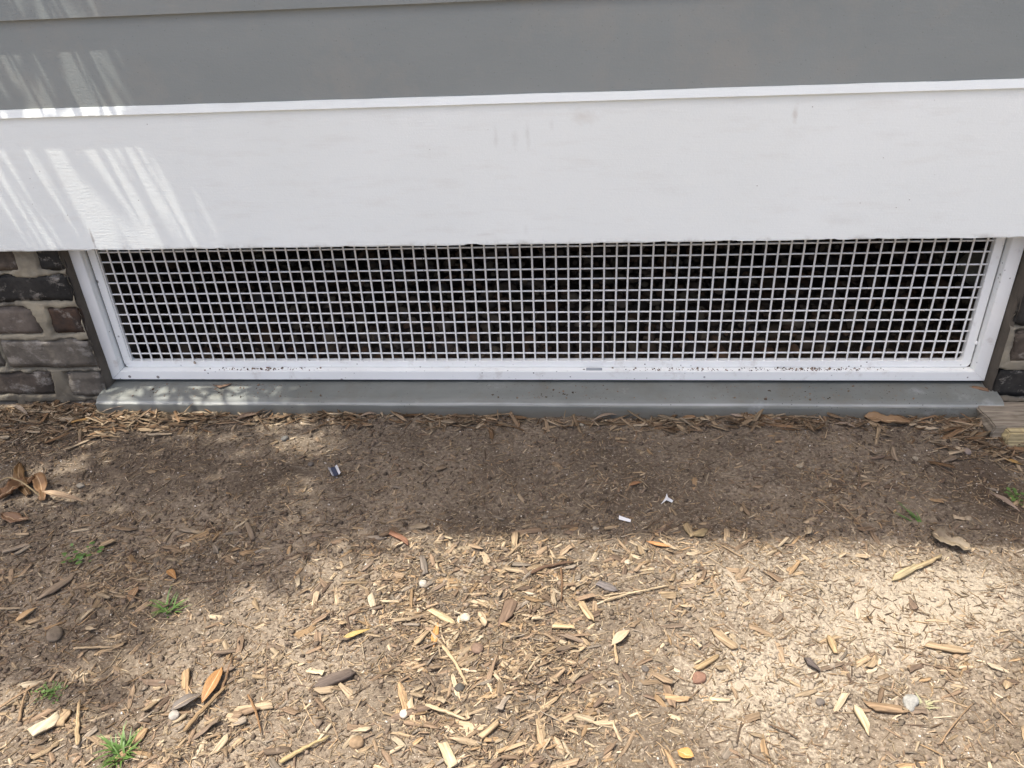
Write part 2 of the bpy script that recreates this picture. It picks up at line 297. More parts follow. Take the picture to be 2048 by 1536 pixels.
# ------------------------------------------------------------------ node material helper
class NM:
    def __init__(s, name):
        s.m = bpy.data.materials.new(name); s.m.use_nodes = True; s.nt = s.m.node_tree; s.n = s.nt.nodes; s.b = s.n['Principled BSDF']
    def add(s, t, **kw):
        nd = s.n.new(t)
        for k, v in kw.items(): setattr(nd, k, v)
        return nd
    def inp(s, nd, k, v):
        if v is None: return
        if hasattr(v, 'is_output'): s.nt.links.new(v, nd.inputs[k])
        else: nd.inputs[k].default_value = (tuple(v)+(1,) if isinstance(v, tuple) and len(v) == 3 and nd.inputs[k].type == 'RGBA' else v)
    def co(s, kind='Object'): return s.add('ShaderNodeTexCoord').outputs[kind]
    def pos(s): return s.add('ShaderNodeNewGeometry').outputs['Position']
    def mapv(s, v, scale=(1, 1, 1), loc=(0, 0, 0)):
        nd = s.add('ShaderNodeMapping'); s.inp(nd, 'Vector', v); nd.inputs['Scale'].default_value = scale; nd.inputs['Location'].default_value = loc; return nd.outputs[0]
    def noise(s, v, scale, detail=5, rough=.55, dist=0.0):
        nd = s.add('ShaderNodeTexNoise'); s.inp(nd, 'Vector', v); s.inp(nd, 'Scale', scale); s.inp(nd, 'Detail', detail); s.inp(nd, 'Roughness', rough); s.inp(nd, 'Distortion', dist); return nd.outputs['Fac']
    def voro(s, v, scale, feature='F1'):
        nd = s.add('ShaderNodeTexVoronoi', feature=feature); s.inp(nd, 'Vector', v); s.inp(nd, 'Scale', scale); return nd.outputs['Distance']
    def ramp(s, f, a, b, ca=0.0, cb=1.0):
        nd = s.add('ShaderNodeMapRange', clamp=True); s.inp(nd, 'Value', f); s.inp(nd, 'From Min', a); s.inp(nd, 'From Max', b); s.inp(nd, 'To Min', ca); s.inp(nd, 'To Max', cb); return nd.outputs[0]
    def mix(s, f, a, b, mode='MIX'):
        nd = s.add('ShaderNodeMix', data_type='RGBA', blend_type=mode)
        for i, v in ((0, f), (6, a), (7, b)):
            if hasattr(v, 'is_output'): s.nt.links.new(v, nd.inputs[i])
            else: nd.inputs[i].default_value = v if i == 0 else tuple(v)+(1,) if len(v) == 3 else v
        return nd.outputs[2]
    def math(s, op, a, b=0.0):
        nd = s.add('ShaderNodeMath', operation=op); s.inp(nd, 0, a); s.inp(nd, 1, b); return nd.outputs[0]
    def attr(s, name):
        return s.add('ShaderNodeAttribute', attribute_name=name)
    def bump(s, h, strength=.5, dist=.002, prev=None):
        nd = s.add('ShaderNodeBump'); s.inp(nd, 'Height', h); s.inp(nd, 'Strength', strength); s.inp(nd, 'Distance', dist); s.inp(nd, 'Normal', prev); return nd.outputs[0]
    def out(s, col, rough=.8, normal=None, spec=.3):
        s.inp(s.b, 'Base Color', col); s.inp(s.b, 'Roughness', rough); s.inp(s.b, 'Normal', normal); s.inp(s.b, 'Specular IOR Level', spec); return s.m
    def blob(s, v, cx, cz, rx, rz, edge=.35):
        """soft elliptical patch mask in X/Z, ragged by noise"""
        sp = s.add('ShaderNodeSeparateXYZ'); s.inp(sp, 0, v)
        dx = s.math('DIVIDE', s.math('SUBTRACT', sp.outputs[0], cx), rx); dz = s.math('DIVIDE', s.math('SUBTRACT', sp.outputs[2], cz), rz)
        d = s.math('SQRT', s.math('ADD', s.math('MULTIPLY', dx, dx), s.math('MULTIPLY', dz, dz)))
        n = s.__dict__.setdefault('_bn', None) or s.noise(v, 70, 3); s._bn = n; d = s.math('ADD', d, s.math('MULTIPLY', s.math('SUBTRACT', n, .5), 1.6))
        return s.ramp(d, 1.0, 1.0-edge)

def mat_siding():
    m = NM('siding_paint'); v = m.co('Object')
    n = m.noise(m.mapv(v, (1, 1, 3)), 3.0, 6); c = m.mix(m.ramp(n, .3, .7), (.216, .239, .231), (.244, .266, .255))
    dust = m.noise(m.mapv(v, (1, 1, 1), (5, 2, 1)), 7.0, 8, .7); c = m.mix(m.ramp(dust, .48, .72, 0, .5), c, (.295, .285, .25))
    sp = m.voro(v, 90); c = m.mix(m.ramp(sp, .10, .05, 0, .55), c, (.12, .12, .115))
    g = m.noise(m.mapv(v, (30, 30, 160)), 2.0, 4); f = m.noise(v, 260, 3)
    nb = m.bump(g, .25, .0015); nb = m.bump(f, .35, .001, nb); nb = m.bump(m.noise(v, 8, 4), .25, .004, nb)
    return m.out(c, m.ramp(n, .3, .7, .38, .52), nb, .4)
def mat_white_board():
    m = NM('white_board_paint'); v = m.co('Object')
    n = m.noise(v, 2.2, 5); c = m.mix(m.ramp(n, .35, .7), (.822, .866, .836), (.775, .818, .785))
    gr = m.noise(m.mapv(v, (3, 3, 14), (0, 3, 0)), 3.5, 7, .65); c = m.mix(m.ramp(gr, .52, .80, 0, .28), c, (.62, .605, .55))
    c = m.mix(m.math('MULTIPLY', m.blob(v, .132, .532, .030, .018, 1.0), .24), c, (.47, .40, .31))
    c = m.mix(m.math('MULTIPLY', m.blob(v, .512, .527, .006, .022, .9), .32), c, (.42, .35, .27))
    for x, z, rx, rz, k in ((-.03, .50, .006, .03, .20), (.005, .495, .008, .022, .18), (.03, .50, .006, .03, .22), (.075, .52, .006, .012, .15), (.02, .32, .006, .014, .12), (-.06, .31, .02, .004, .2), (.62, .33, .05, .02, .12)):
        c = m.mix(m.math('MULTIPLY', m.blob(v, x, z, rx, rz, 1.0), k), c, (.45, .44, .40))
    c = m.mix(m.math('MULTIPLY', m.blob(v, -.888, .315, .0035, .022, .7), .75), c, (.36, .34, .31))
    sp = m.voro(v, 34); sel = m.noise(v, 9, 2); c = m.mix(m.math('MULTIPLY', m.ramp(sp, .045, .02, 0, .8), m.ramp(sel, .55, .6)), c, (.22, .20, .17))
    # grime at the raw lower edge of the board
    sx = m.add('ShaderNodeSeparateXYZ'); m.inp(sx, 0, v); low = m.ramp(sx.outputs[2], .300, .289)
    ed = m.noise(v, 24, 5, .7); c = m.mix(m.math('MULTIPLY', low, m.ramp(ed, .5, .72, 0, .55)), c, (.30, .27, .22))
    g = m.noise(m.mapv(v, (14, 14, 150)), 2.0, 5); f = m.noise(v, 320, 3)
    nb = m.bump(g, .30, .0015); nb = m.bump(f, .35, .001, nb); nb = m.bump(m.noise(v, 9, 4), .25, .004, nb)
    return m.out(c, .5, nb, .35)
def mat_white_metal():
    m = NM('white_powder_coat'); v = m.co('Object')
    n = m.noise(v, 6, 5); c = m.mix(m.ramp(n, .4, .75), (.86, .875, .845), (.81, .82, .785))
    sp = m.voro(v, 60); sel = m.noise(v, 5, 3); c = m.mix(m.math('MULTIPLY', m.ramp(sp, .13, .06, 0, .9), m.ramp(sel, .47, .56)), c, (.07, .06, .05))
    sp2 = m.voro(m.mapv(v, (1, 1, 1), (.3, .1, .7)), 17); c = m.mix(m.ramp(sp2, .075, .05, 0, .85), c, (.10, .085, .07))
    d = m.noise(m.mapv(v, (1, 1, 1), (3, 1, 7)), 22, 8, .7); c = m.mix(m.ramp(d, .57, .74, 0, .5), c, (.42, .37, .31))
    return m.out(c, .36, m.bump(m.noise(v, 180, 2), .06, .0005), .45)
def mat_wire():
    m = NM('white_coated_wire'); v = m.co('Object')
    n = m.noise(v, 16, 5, .65); c = m.mix(m.ramp(n, .50, .78, 0, .6), (.80, .80, .765), (.55, .49, .41))
    sp = m.voro(v, 60); c = m.mix(m.ramp(sp, .09, .05, 0, .85), c, (.09, .07, .05))
    return m.out(c, .4, None, .4)
def mat_concrete():
    m = NM('grey_concrete'); v = m.co('Object')
    n = m.noise(m.mapv(v, (1, 2, 2)), 3, 8, .65); c = m.mix(m.ramp(n, .3, .7), (.125, .135, .122), (.215, .226, .207))
    b = m.noise(m.mapv(v, (3, 1, 14)), 5, 6, .7); c = m.mix(m.ramp(b, .48, .68, 0, .65), c, (.15, .145, .12))
    sz = m.add('ShaderNodeSeparateXYZ'); m.inp(sz, 0, v)
    st = m.ramp(m.math('ADD', sz.outputs[2], m.math('MULTIPLY', m.math('SUBTRACT', b, .5), .05)), -.082, -.100, 0, .65); c = m.mix(st, c, (.13, .115, .088))   # soil splash stain
    ln_ = m.math('MULTIPLY', m.ramp(sz.outputs[2], -.0825, -.0805), m.ramp(sz.outputs[2], -.0765, -.0785)); c = m.mix(m.math('MULTIPLY', ln_, m.ramp(n, .3, .6, .15, .75)), c, (.42, .43, .41))   # worn arris, with the lit highlight of the nose painted in
    h = m.voro(v, 110); sel = m.noise(v, 7, 3); c = m.mix(m.math('MULTIPLY', m.ramp(h, .15, .08, 0, .9), m.ramp(sel, .48, .55)), c, (.04, .035, .03))
    ef = m.noise(m.mapv(v, (1, 1, 1), (9, 0, 2)), 9, 6, .7); c = m.mix(m.ramp(ef, .60, .74, 0, .55), c, (.36, .375, .36))
    f = m.noise(v, 150, 4)
    return m.out(c, m.ramp(n, .3, .7, .45, .68), m.bump(f, .3, .001), .35)
def mat_brick(name, c1, c2, white):
    m = NM(name); v = m.pos()
    n = m.noise(v, 24, 7, .7); c = m.mix(m.ramp(n, .38, .62), c1, c2)
    d = m.noise(m.mapv(v, (1, 1, 1), (2, 5, 1)), 30, 6, .7); c = m.mix(m.ramp(d, .55, .75, 0, .7), c, tuple(x*.45 for x in c1))
    w = m.noise(m.mapv(v, (1, 1, 1.4), (7, 1, 3)), 17, 8, .72); c = m.mix(m.ramp(w, .60-.10*white, .68-.08*white, 0, .75), c, (.30, .275, .235))
    f = m.noise(v, 120, 5); nb = m.bump(f, .6, .002); nb = m.bump(w, .4, .003, nb)
    return m.out(c, .9, nb, .15)
def mat_mortar():
    m = NM('cream_mortar'); v = m.co('Object')
    n = m.noise(v, 12, 7, .65); c = m.mix(m.ramp(n, .35, .65), (.33, .295, .215), (.16, .145, .115))
    sz = m.add('ShaderNodeSeparateXYZ'); m.inp(sz, 0, v); c = m.mix(m.ramp(m.math('ADD', sz.outputs[2], m.math('MULTIPLY', m.math('SUBTRACT', n, .5), .3)), .02, -.10, 0, .7), c, (.085, .072, .056))   # soil splash
    e = m.noise(m.mapv(v, (1, 1, 1), (4, 4, 4)), 25, 6, .7); c = m.mix(m.ramp(e, .56, .72, 0, .55), c, (.40, .375, .31))
    f = m.noise(v, 140, 5)
    return m.out(c, .95, m.bump(f, .6, .002), .1)
def mat_reveal():
    m = NM('grey_mortar_render'); v = m.co('Object')
    n = m.noise(v, 10, 7, .65); c = m.mix(m.ramp(n, .35, .7), (.135, .118, .095), (.065, .057, .047))
    return m.out(c, .95, m.bump(m.noise(v, 130, 5), .5, .002), .1)
def mat_soil():
    m = NM('soil'); v = m.co('Object'); sa = m.attr('sand').outputs['Fac']; hu = m.attr('mulch_gap_shade').outputs['Fac']; dk = m.attr('damp').outputs['Fac']
    n1 = m.noise(v, 3.6, 7, .62); n2 = m.noise(v, 38, 6, .7); n3 = m.noise(v, 170, 4, .65)
    c = m.mix(m.ramp(n1, .32, .66), (.085, .066, .048), (.240, .196, .146))
    c = m.mix(m.ramp(n2, .50, .68, 0, .8), c, (.105, .082, .062))
    c = m.mix(m.ramp(n3, .52, .66, 0, .45), c, (.37, .315, .24)); c = m.mix(m.ramp(n3, .46, .36, 0, .7), c, (.085, .066, .05))
    c = m.mix(m.ramp(m.math('ADD', hu, m.math('MULTIPLY', m.math('SUBTRACT', n2, .5), .9)), .35, .85, 0, .65), c, (.090, .066, .046))  # dark mulch soil, with the shadows between chips painted in
    sn = m.math('ADD', sa, m.math('MULTIPLY', m.math('SUBTRACT', n2, .5), 2.2)); sn = m.math('ADD', sn, m.math('MULTIPLY', m.math('SUBTRACT', n3, .5), 1.9))
    c = m.mix(m.ramp(sn, .40, 1.0, 0, .78), c, m.mix(n3, (.30, .255, .192), (.425, .37, .285)))
    c = m.mix(m.ramp(m.math('ADD', dk, m.math('MULTIPLY', m.math('SUBTRACT', n2, .5), .6)), .3, .9, 0, .8), c, (.075, .055, .040))  # damp soil, plus painted shade by the wall and in the crawl space
    sp = m.voro(v, 210); sel = m.noise(v, 60, 2); c = m.mix(m.math('MULTIPLY', m.ramp(sp, .20, .10, 0, .8), m.ramp(sel, .52, .58)), c, (.55, .50, .42))
    nb = m.bump(n2, .7, .008); nb = m.bump(n3, .9, .004, nb); nb = m.bump(m.noise(v, 480, 3), .7, .0015, nb)
    return m.out(c, .95, nb, .1)
def mat_wood(name, use_obj, grain=1.0):
    m = NM(name)
    base = m.add('ShaderNodeObjectInfo').outputs['Color'] if use_obj else m.attr('col').outputs['Color']
    uv = m.add('ShaderNodeUVMap').outputs[0]
    g = m.noise(m.mapv(uv, (22, 420, 1)), 1.0, 5, .65); k = m.ramp(g, .28, .72, 1-.62*grain, 1+.42*grain)
    cc = m.add('ShaderNodeCombineXYZ'); [m.inp(cc, i, k) for i in range(3)]
    c = m.mix(1.0, base, cc.outputs[0], 'MULTIPLY')
    st = m.noise(m.mapv(uv, (60, 90, 1)), 1.0, 4); c = m.mix(m.ramp(st, .58, .78, 0, .45), c, (.10, .075, .055))
    return m.out(c, .9, m.bump(g, .7, .002), .06)
def mat_leaf(name='dry_leaf'):
    m = NM(name); base = m.add('ShaderNodeObjectInfo').outputs['Color']; uv = m.add('ShaderNodeUVMap').outputs[0]
    sp = m.add('ShaderNodeSeparateXYZ'); m.inp(sp, 0, uv)
    rib = m.math('ABSOLUTE', m.math('SUBTRACT', sp.outputs[1], .5)); ribm = m.ramp(rib, .045, .015)
    n = m.noise(m.mapv(uv, (6, 3, 1)), 1.0, 6, .65); c = m.mix(m.ramp(n, .52, .78, 0, .55), base, (.12, .075, .04))
    wv = m.add('ShaderNodeTexWave', wave_type='BANDS'); m.inp(wv, 'Vector', m.mapv(uv, (9, 5, 1))); m.inp(wv, 'Scale', 1.0); m.inp(wv, 'Distortion', 1.5)
    c = m.mix(m.math('MULTIPLY', ribm, .5), c, (.55, .42, .26))
    nb = m.bump(wv.outputs['Fac'], .15, .001); nb = m.bump(m.noise(m.mapv(uv, (25, 12, 1)), 1.0, 4), .4, .0015, nb)
    return m.out(c, .55, nb, .35)
def mat_stone(name='pebble'):
    m = NM(name); base = m.add('ShaderNodeObjectInfo').outputs['Color']; v = m.co('Object')
    n = m.noise(v, 90, 6, .65); k = m.ramp(n, .3, .7, .65, 1.2); cc = m.add('ShaderNodeCombineXYZ'); [m.inp(cc, i, k) for i in range(3)]
    return m.out(m.mix(1.0, base, cc.outputs[0], 'MULTIPLY'), .85, m.bump(n, .7, .003), .12)
def mat_green(name, a, b):
    m = NM(name); n = m.noise(m.co('Object'), 60, 3); m.inp(m.b, 'Subsurface Weight', 0.0)
    mt = m.out(m.mix(n, a, b), .5, None, .35); m.inp(m.b, 'Transmission Weight', 0.0); return mt
def mat_attr(name, rough=.9):
    m = NM(name); c = m.attr('col').outputs['Color']; return m.out(c, rough, m.bump(m.noise(m.co('Object'), 200, 3), .4, .001), .15)
def mat_flat(name, col, rough=.6, spec=.3, metal=0.0):
    m = NM(name); n = m.noise(m.co('Object'), 40, 4); mt = m.out(m.mix(n, tuple(x*.85 for x in col), tuple(min(1, x*1.1) for x in col)), rough, None, spec)
    m.inp(m.b, 'Metallic', metal); return mt

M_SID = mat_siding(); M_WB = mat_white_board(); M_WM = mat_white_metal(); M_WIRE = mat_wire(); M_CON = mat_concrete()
M_MOR = mat_mortar(); M_REV = mat_reveal(); M_SOIL = mat_soil(); M_WOODS = mat_wood('chip_wood_mass', False); M_WOOD = mat_wood('chip_wood', True)
M_LEAF = mat_leaf(); M_STONE = mat_stone(); M_CRUMB = mat_attr('crumbs')
M_GRASS = mat_green('grass_green', (.045, .105, .022), (.105, .175, .04)); M_PALEGRASS = mat_green('pale_grass', (.24, .25, .13), (.33, .30, .2))
M_BRICKS = [mat_brick('brick_charcoal', (.046, .043, .038), (.026, .025, .023), .45), mat_brick('brick_brown', (.125, .102, .080), (.07, .058, .047), .55),
            mat_brick('brick_pink', (.185, .155, .125), (.12, .10, .082), .45), mat_brick('brick_grey_smeared', (.165, .146, .118), (.105, .093, .076), .85), mat_brick('brick_rust', (.092, .058, .040), (.045, .038, .033), .5)]
M_DARKWOOD = mat_flat('dark_timber', (.06, .045, .035), .9); M_ROOF = mat_flat('roof_shingle', (.08, .08, .085), .9); M_SOFFIT = mat_flat('soffit_paint', (.6, .6, .59), .6)
M_BARK = mat_flat('bark', (.12, .09, .065), .9); M_TREE = mat_green('tree_leaf', (.03, .07, .02), (.06, .12, .03))

# ------------------------------------------------------------------ ground height
def gauss(tab, x, y):
    t = 0.0
    for cx, cy, rx, ry, w in tab: t = t + w*np.exp(-(((x-cx)/rx)**2+((y-cy)/ry)**2))
    return t
def ground_h(x, y):
    x = np.asarray(x, float); y = np.asarray(y, float)
    near = np.exp(-((x/6)**2+(y/6)**2))
    h = -0.1045 + near*(0.016*fbm(x*2.2, y*2.2, 3, 3)+0.012*fbm(x*9, y*9, 9, 3)+0.0085*fbm(x*34, y*34, 17, 3))
    h = h - .004*np.exp(-((y+.06)/.10)**2) + 0.0035*np.exp(-((y+.115)/.03)**2)*(0.4+vnoise(x*9, y*3, 5))*(np.abs(x) < 1.6)
    h = h - 0.02*np.exp(-(((x-1.0)/.11)**2+((y+.29)/.09)**2))
    return h + (1-near)*0.02*fbm(x*.3, y*.3, 40, 3)
def gh(x, y): return float(ground_h(x, y))
def gn(x, y, e=.012):
    return Vector((-(gh(x+e, y)-gh(x-e, y))/(2*e), -(gh(x, y+e)-gh(x, y-e))/(2*e), 1)).normalized()

def dens(x, y):
    d = gauss(DENS, x, y); k = .42+2.5*fbm(x*4.5, y*4.5, 21, 3)+1.3*fbm(x*15, y*15, 25, 2)
    return np.clip(d*np.clip(k, 0.02, 2)+.05, 0, 1.3)*np.clip(1-.75*gauss(SAND, x, y), .12, 1)
def axis(a, b, step, lo, hi, grow=1.25):
    mid = list(np.arange(a, b+1e-6, step)); L = []; s = step; v = a
    while v > lo: s *= grow; v -= s; L.append(v)
    R_ = []; s = step; v = mid[-1]
    while v < hi: s *= grow; v += s; R_.append(v)
    return np.array(L[::-1]+mid+R_)
gx = axis(-1.45, 1.35, .0065, -60, 60, 1.22); gy = axis(-1.12, 0.02, .0065, -60, 60, 1.15)
X, Y = np.meshgrid(gx, gy); Zg = ground_h(X, Y)
nx_, ny_ = len(gx), len(gy); I = np.arange(nx_*ny_).reshape(ny_, nx_)
F = np.stack([I[:-1, :-1], I[:-1, 1:], I[1:, 1:], I[1:, :-1]], -1).reshape(-1, 4)
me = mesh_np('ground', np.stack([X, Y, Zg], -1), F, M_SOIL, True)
for nm, tab in (('sand', SAND), ('damp', DAMP_SHADE)):  # damp also darkens the crawl space floor to deepen its shade
    a = me.attributes.new(nm, 'FLOAT', 'POINT'); a.data.foreach_set('value', np.clip(gauss(tab, X, Y)+(0.22*fbm(X*5, Y*5, 61, 3)+.5*((Y < -1.3) | (np.abs(X) > 1.7)) if nm == 'sand' else .9*((Y > .03) & (Y < 4) & (np.abs(X) < 3))), 0, 1.2).ravel().astype(np.float32))  # unseen outer ground made sandy and pale to bounce light onto the wall
a = me.attributes.new('mulch_gap_shade', 'FLOAT', 'POINT'); a.data.foreach_set('value', np.clip(dens(X, Y)*.8, 0, 1).ravel().astype(np.float32))  # painted gap shade, follows the chip density
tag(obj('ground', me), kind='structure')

# ------------------------------------------------------------------ house wall: siding, trim, skirt board, eave
WX0, WX1 = -3.2, 3.2
house = empty('house_wall', (0, 0, -0.1))
tag(house, 'grey lap siding wall with a white skirt board above the vent grille', 'wall')
house_inv = Matrix.Translation((0, 0, 0.1))
def hp(o): o.matrix_parent_inverse = house_inv; return o
LAP = 0.155
prof = [(-0.0705, 0.0), (-0.0600, LAP+.03), (-0.050, LAP+.03), (-0.0585, 0.0)]
def sidj(i, x, y, z): return (x, y+0.0012*float(fbm(x*3, i*.3, 71, 2)), z+(0.0010*float(fbm(x*4, 2.0, 72, 2)) if i in (0, 3) else 0))
sb = None
for k in range(13):
    z0 = 0.576+LAP*k
    if sb is None: sb = hp(extrude_x('siding_board', M_SID, house, prof, WX0, WX1, 120, sidj)); sb.location.z = z0
    else:
        c = sb.copy(); COL.objects.link(c); c.parent = house; c.matrix_parent_inverse = house_inv; c.location = (0.17*(k % 3), -0.0003*k, z0)
# drip strip (sloping face, uneven brushed top edge)
def stripj(i, x, y, z): return (x, y, z+(0.0018*float(fbm(x*14, 1.5, 81, 4)) if i in (2, 3) else 0.0006*float(fbm(x*5, 3, 82, 2))))
hp(extrude_x('drip_strip', M_WB, house, [(-.050, .5615), (-.0765, .5610), (-.0725, .5755), (-.050, .5775)], WX0, WX1, 700, stripj))
# skirt board with a chipped lower edge
NICK = [(-.8915, .006, .006), (-.0906, .010, .008), (-.62, .006, .002), (.29, .012, .0025), (.42, .02, .0018), (.61, .008, .003), (.70, .006, .002), (-.35, .005, .002), (.17, .010, .002)]
def skj(i, x, y, z):
    if i in (0, 1):
        z += 0.0016*float(fbm(x*40, .5, 91, 4))+0.0018*float(fbm(x*3, .5, 95, 2))
        for cx, w, h in NICK: z += h*math.exp(-((x-cx)/w)**2)*(0.6+.8*float(vnoise(x*900, 1, 3)))
        y += 0.002*float(fbm(x*30, 7, 92, 2))
    else: y += 0.001*float(fbm(x*4, i, 93, 2))
    return (x, y, z)
hp(extrude_x('skirt_board', M_WB, house, [(-.050, .2885), (-.0695, .2880), (-.0705, .2905), (-.0705, .5600), (-.050, .5600)], WX0, WX1, 1500, skj))
hp(box_obj('wall_frame', M_DARKWOOD, house, WX0, WX1, -.0495, .10, .303, 2.60))
hp(box_obj('floor_structure', M_DARKWOOD, house, WX0, WX1, .1003, 3.0, .36, .55))
hp(box_obj('rear_foundation', M_REV, house, WX0, WX1, 3.001, 3.2, -.4, 2.6))
eave = hp(box_obj('eave', M_SOFFIT, house, EAVE_X0, WX1+.3, EAVE_Y, .0995, 2.602, 2.63))
o = box_obj('fascia_board', M_SOFFIT, eave, EAVE_X0, WX1+.3, EAVE_Y-.022, EAVE_Y-.0005, 2.585, 2.75); o.matrix_parent_inverse = Matrix.Translation((0, 0, .1))
bm = bmesh.new(); vv = [bm.verts.new(p) for p in ((EAVE_X0-.02, EAVE_Y-.05, 2.752), (WX1+.3, EAVE_Y-.05, 2.752), (WX1+.3, 2.5, 4.1), (EAVE_X0-.02, 2.5, 4.1), (EAVE_X0-.02, EAVE_Y-.05, 2.775), (WX1+.3, EAVE_Y-.05, 2.775), (WX1+.3, 2.5, 4.13), (EAVE_X0-.02, 2.5, 4.13))]
for f in ((0,3,2,1),(4,5,6,7),(0,1,5,4),(1,2,6,5),(2,3,7,6),(3,0,4,7)): bm.faces.new([vv[i] for i in f])
o = bm_obj('roof', bm, M_ROOF, house); hp(o)

# ------------------------------------------------------------------ brick piers
def brick_mesh(w, h, d, mat, seed):
    bm = bmesh.new(); add_box(bm, 0, w, 0, d, 0, h)
    bmesh.ops.bevel(bm, geom=bm.edges[:], offset=.005, segments=2, affect='EDGES')
    bmesh.ops.subdivide_edges(bm, edges=[e for e in bm.edges if e.calc_length() > .03], cuts=5, use_grid_fill=True)
    for v in bm.verts:
        x, y, z = v.co
        v.co.y += .008*float(fbm(x*30+seed, z*30, 5, 4)); v.co.x += .008*float(fbm(z*40+seed, y*40, 6, 3)); v.co.z += .009*float(fbm(x*28+seed*3, y*28, 8, 3))
    me = bpy.data.meshes.new('brick'); bmesh.ops.recalc_face_normals(bm, faces=bm.faces); bm.to_mesh(me); bm.free(); me.materials.append(mat)
    me.polygons.foreach_set('use_smooth', np.ones(len(me.polygons), dtype=bool)); return me
def brick_pier(name, label, xa, xb, edge, courses, face=-.047):
    root = empty(name, ((xa+xb)/2, 0, -.1)); tag(root, label, 'brick wall'); inv = root.matrix_world.inverted(); inv = Matrix.Translation((-(xa+xb)/2, 0, .1))
    n = 0
    for z0, z1, spans in courses:
        for (a, b, k) in spans:
            n += 1
            o = obj('brick', brick_mesh(b-a, z1-z0, .10, M_BRICKS[k], n*7.3+xa), root, (a, face+.0025*math.sin(n*2.7), z0)); o.matrix_parent_inverse = inv
    # mortar: an uneven bed that bulges out between the bricks and sinks behind them
    s = .004; xs = np.arange(xa, xb+1e-6, s); zs = np.arange(-.16, .330, s); XX, ZZ = np.meshgrid(xs, zs)
    D = np.full(XX.shape, 9.0)
    for z0, z1, spans in courses:
        for (a, b, k) in spans:
            qx = np.maximum(a-XX, XX-b); qz = np.maximum(z0-ZZ, ZZ-z1)
            d = np.maximum(qx, qz); D = np.minimum(D, d)
    D = D+.026*fbm(XX*22, ZZ*22, 33, 5)-.0012
    YY = face+.0105-.0135*np.clip((D+.005)/.006, 0, 1)+.007*fbm(XX*38, ZZ*38, 35, 4)
    n_x, n_z = len(xs), len(zs); I = np.arange(n_x*n_z).reshape(n_z, n_x)
    Fm = np.stack([I[:-1, :-1], I[:-1, 1:], I[1:, 1:], I[1:, :-1]], -1).reshape(-1, 4)
    o = obj('mortar', mesh_np('mortar', np.stack([XX, YY, ZZ], -1), Fm, M_MOR, True), root); o.matrix_parent_inverse = inv
    # body behind and the mortared reveal beside the vent
    o = box_obj('core', M_REV, root, xa, xb, face+.02, .12, -.4, .302); o.matrix_parent_inverse = inv
    sgn = 1 if edge > (xa+xb)/2 else -1
    ys = np.linspace(face+.002, .02, 12); zs = np.arange(-.16, .303, .006); YY, ZZ = np.meshgrid(ys, zs)
    XX = edge+sgn*.004*fbm(YY*60, ZZ*26, 44, 4)+sgn*.0025-sgn*.010*np.exp(-((YY-face)/.006)**2)*(.4+vnoise(ZZ*22, 0*ZZ, 9))
    n_y, n_z = len(ys), len(zs); I = np.arange(n_y*n_z).reshape(n_z, n_y); Fm = np.stack([I[:-1, :-1], I[:-1, 1:], I[1:, 1:], I[1:, :-1]], -1).reshape(-1, 4)
    o = obj('reveal_render', mesh_np('reveal_render', np.stack([XX, YY, ZZ], -1), Fm, M_REV, True), root); o.matrix_parent_inverse = inv
    return root
LE = -.990; RE = 1.004
brick_pier('brick_pier', 'dark mottled brick pier with smeared cream mortar at the left of the grille', -1.95, LE, LE, [
    (.234, .302, [(-1.95, -1.74, 2), (-1.725, -1.52, 0), (-1.50, -1.30, 4), (-1.285, -1.091, 1), (-1.050, LE, 0)]),
    (.158, .222, [(-1.95, -1.66, 1), (-1.645, -1.44, 2), (-1.425, -1.222, 3), (-1.208, LE-.002, 0)]),
    (.078, .147, [(-1.95, -1.75, 0), (-1.735, -1.53, 2), (-1.515, -1.315, 4), (-1.303, -1.098, 2), (-1.070, LE-.001, 4)]),
    (-.010, .064, [(-1.95, -1.66, 1), (-1.645, -1.44, 0), (-1.425, -1.225, 3), (-1.212, LE-.003, 3)]),
    (-.088, -.024, [(-1.95, -1.75, 1), (-1.735, -1.53, 2), (-1.515, -1.34, 4), (-1.328, -1.120, 1), (-1.082, LE-.004, 3)]),
    (-.17, -.100, [(-1.95, -1.66, 1), (-1.645, -1.44, 2), (-1.425, -1.23, 3), (-1.21, LE-.004, 1)])])
brick_pier('brick_pier', 'dark brick pier at the right edge with thick pale mortar joints', RE, 1.95, RE, [
    (.246, .302, [(RE+.006, 1.10, 4), (1.115, 1.31, 1), (1.325, 1.53, 0), (1.545, 1.95, 2)]),
    (.168, .232, [(RE+.002, 1.21, 2), (1.225, 1.43, 0), (1.445, 1.65, 1), (1.665, 1.95, 4)]),
    (.090, .156, [(RE+.004, 1.105, 0), (1.12, 1.32, 2), (1.335, 1.54, 3), (1.555, 1.95, 1)]),
    (.004, .076, [(RE+.014, 1.215, 1), (1.23, 1.43, 2), (1.445, 1.65, 0), (1.665, 1.95, 4)]),
    (-.082, -.012, [(RE+.002, 1.11, 0), (1.125, 1.32, 0), (1.335, 1.54, 1), (1.555, 1.95, 2)]),
    (-.17, -.096, [(RE+.002, 1.21, 0), (1.225, 1.43, 1), (1.445, 1.65, 2), (1.665, 1.95, 4)])])

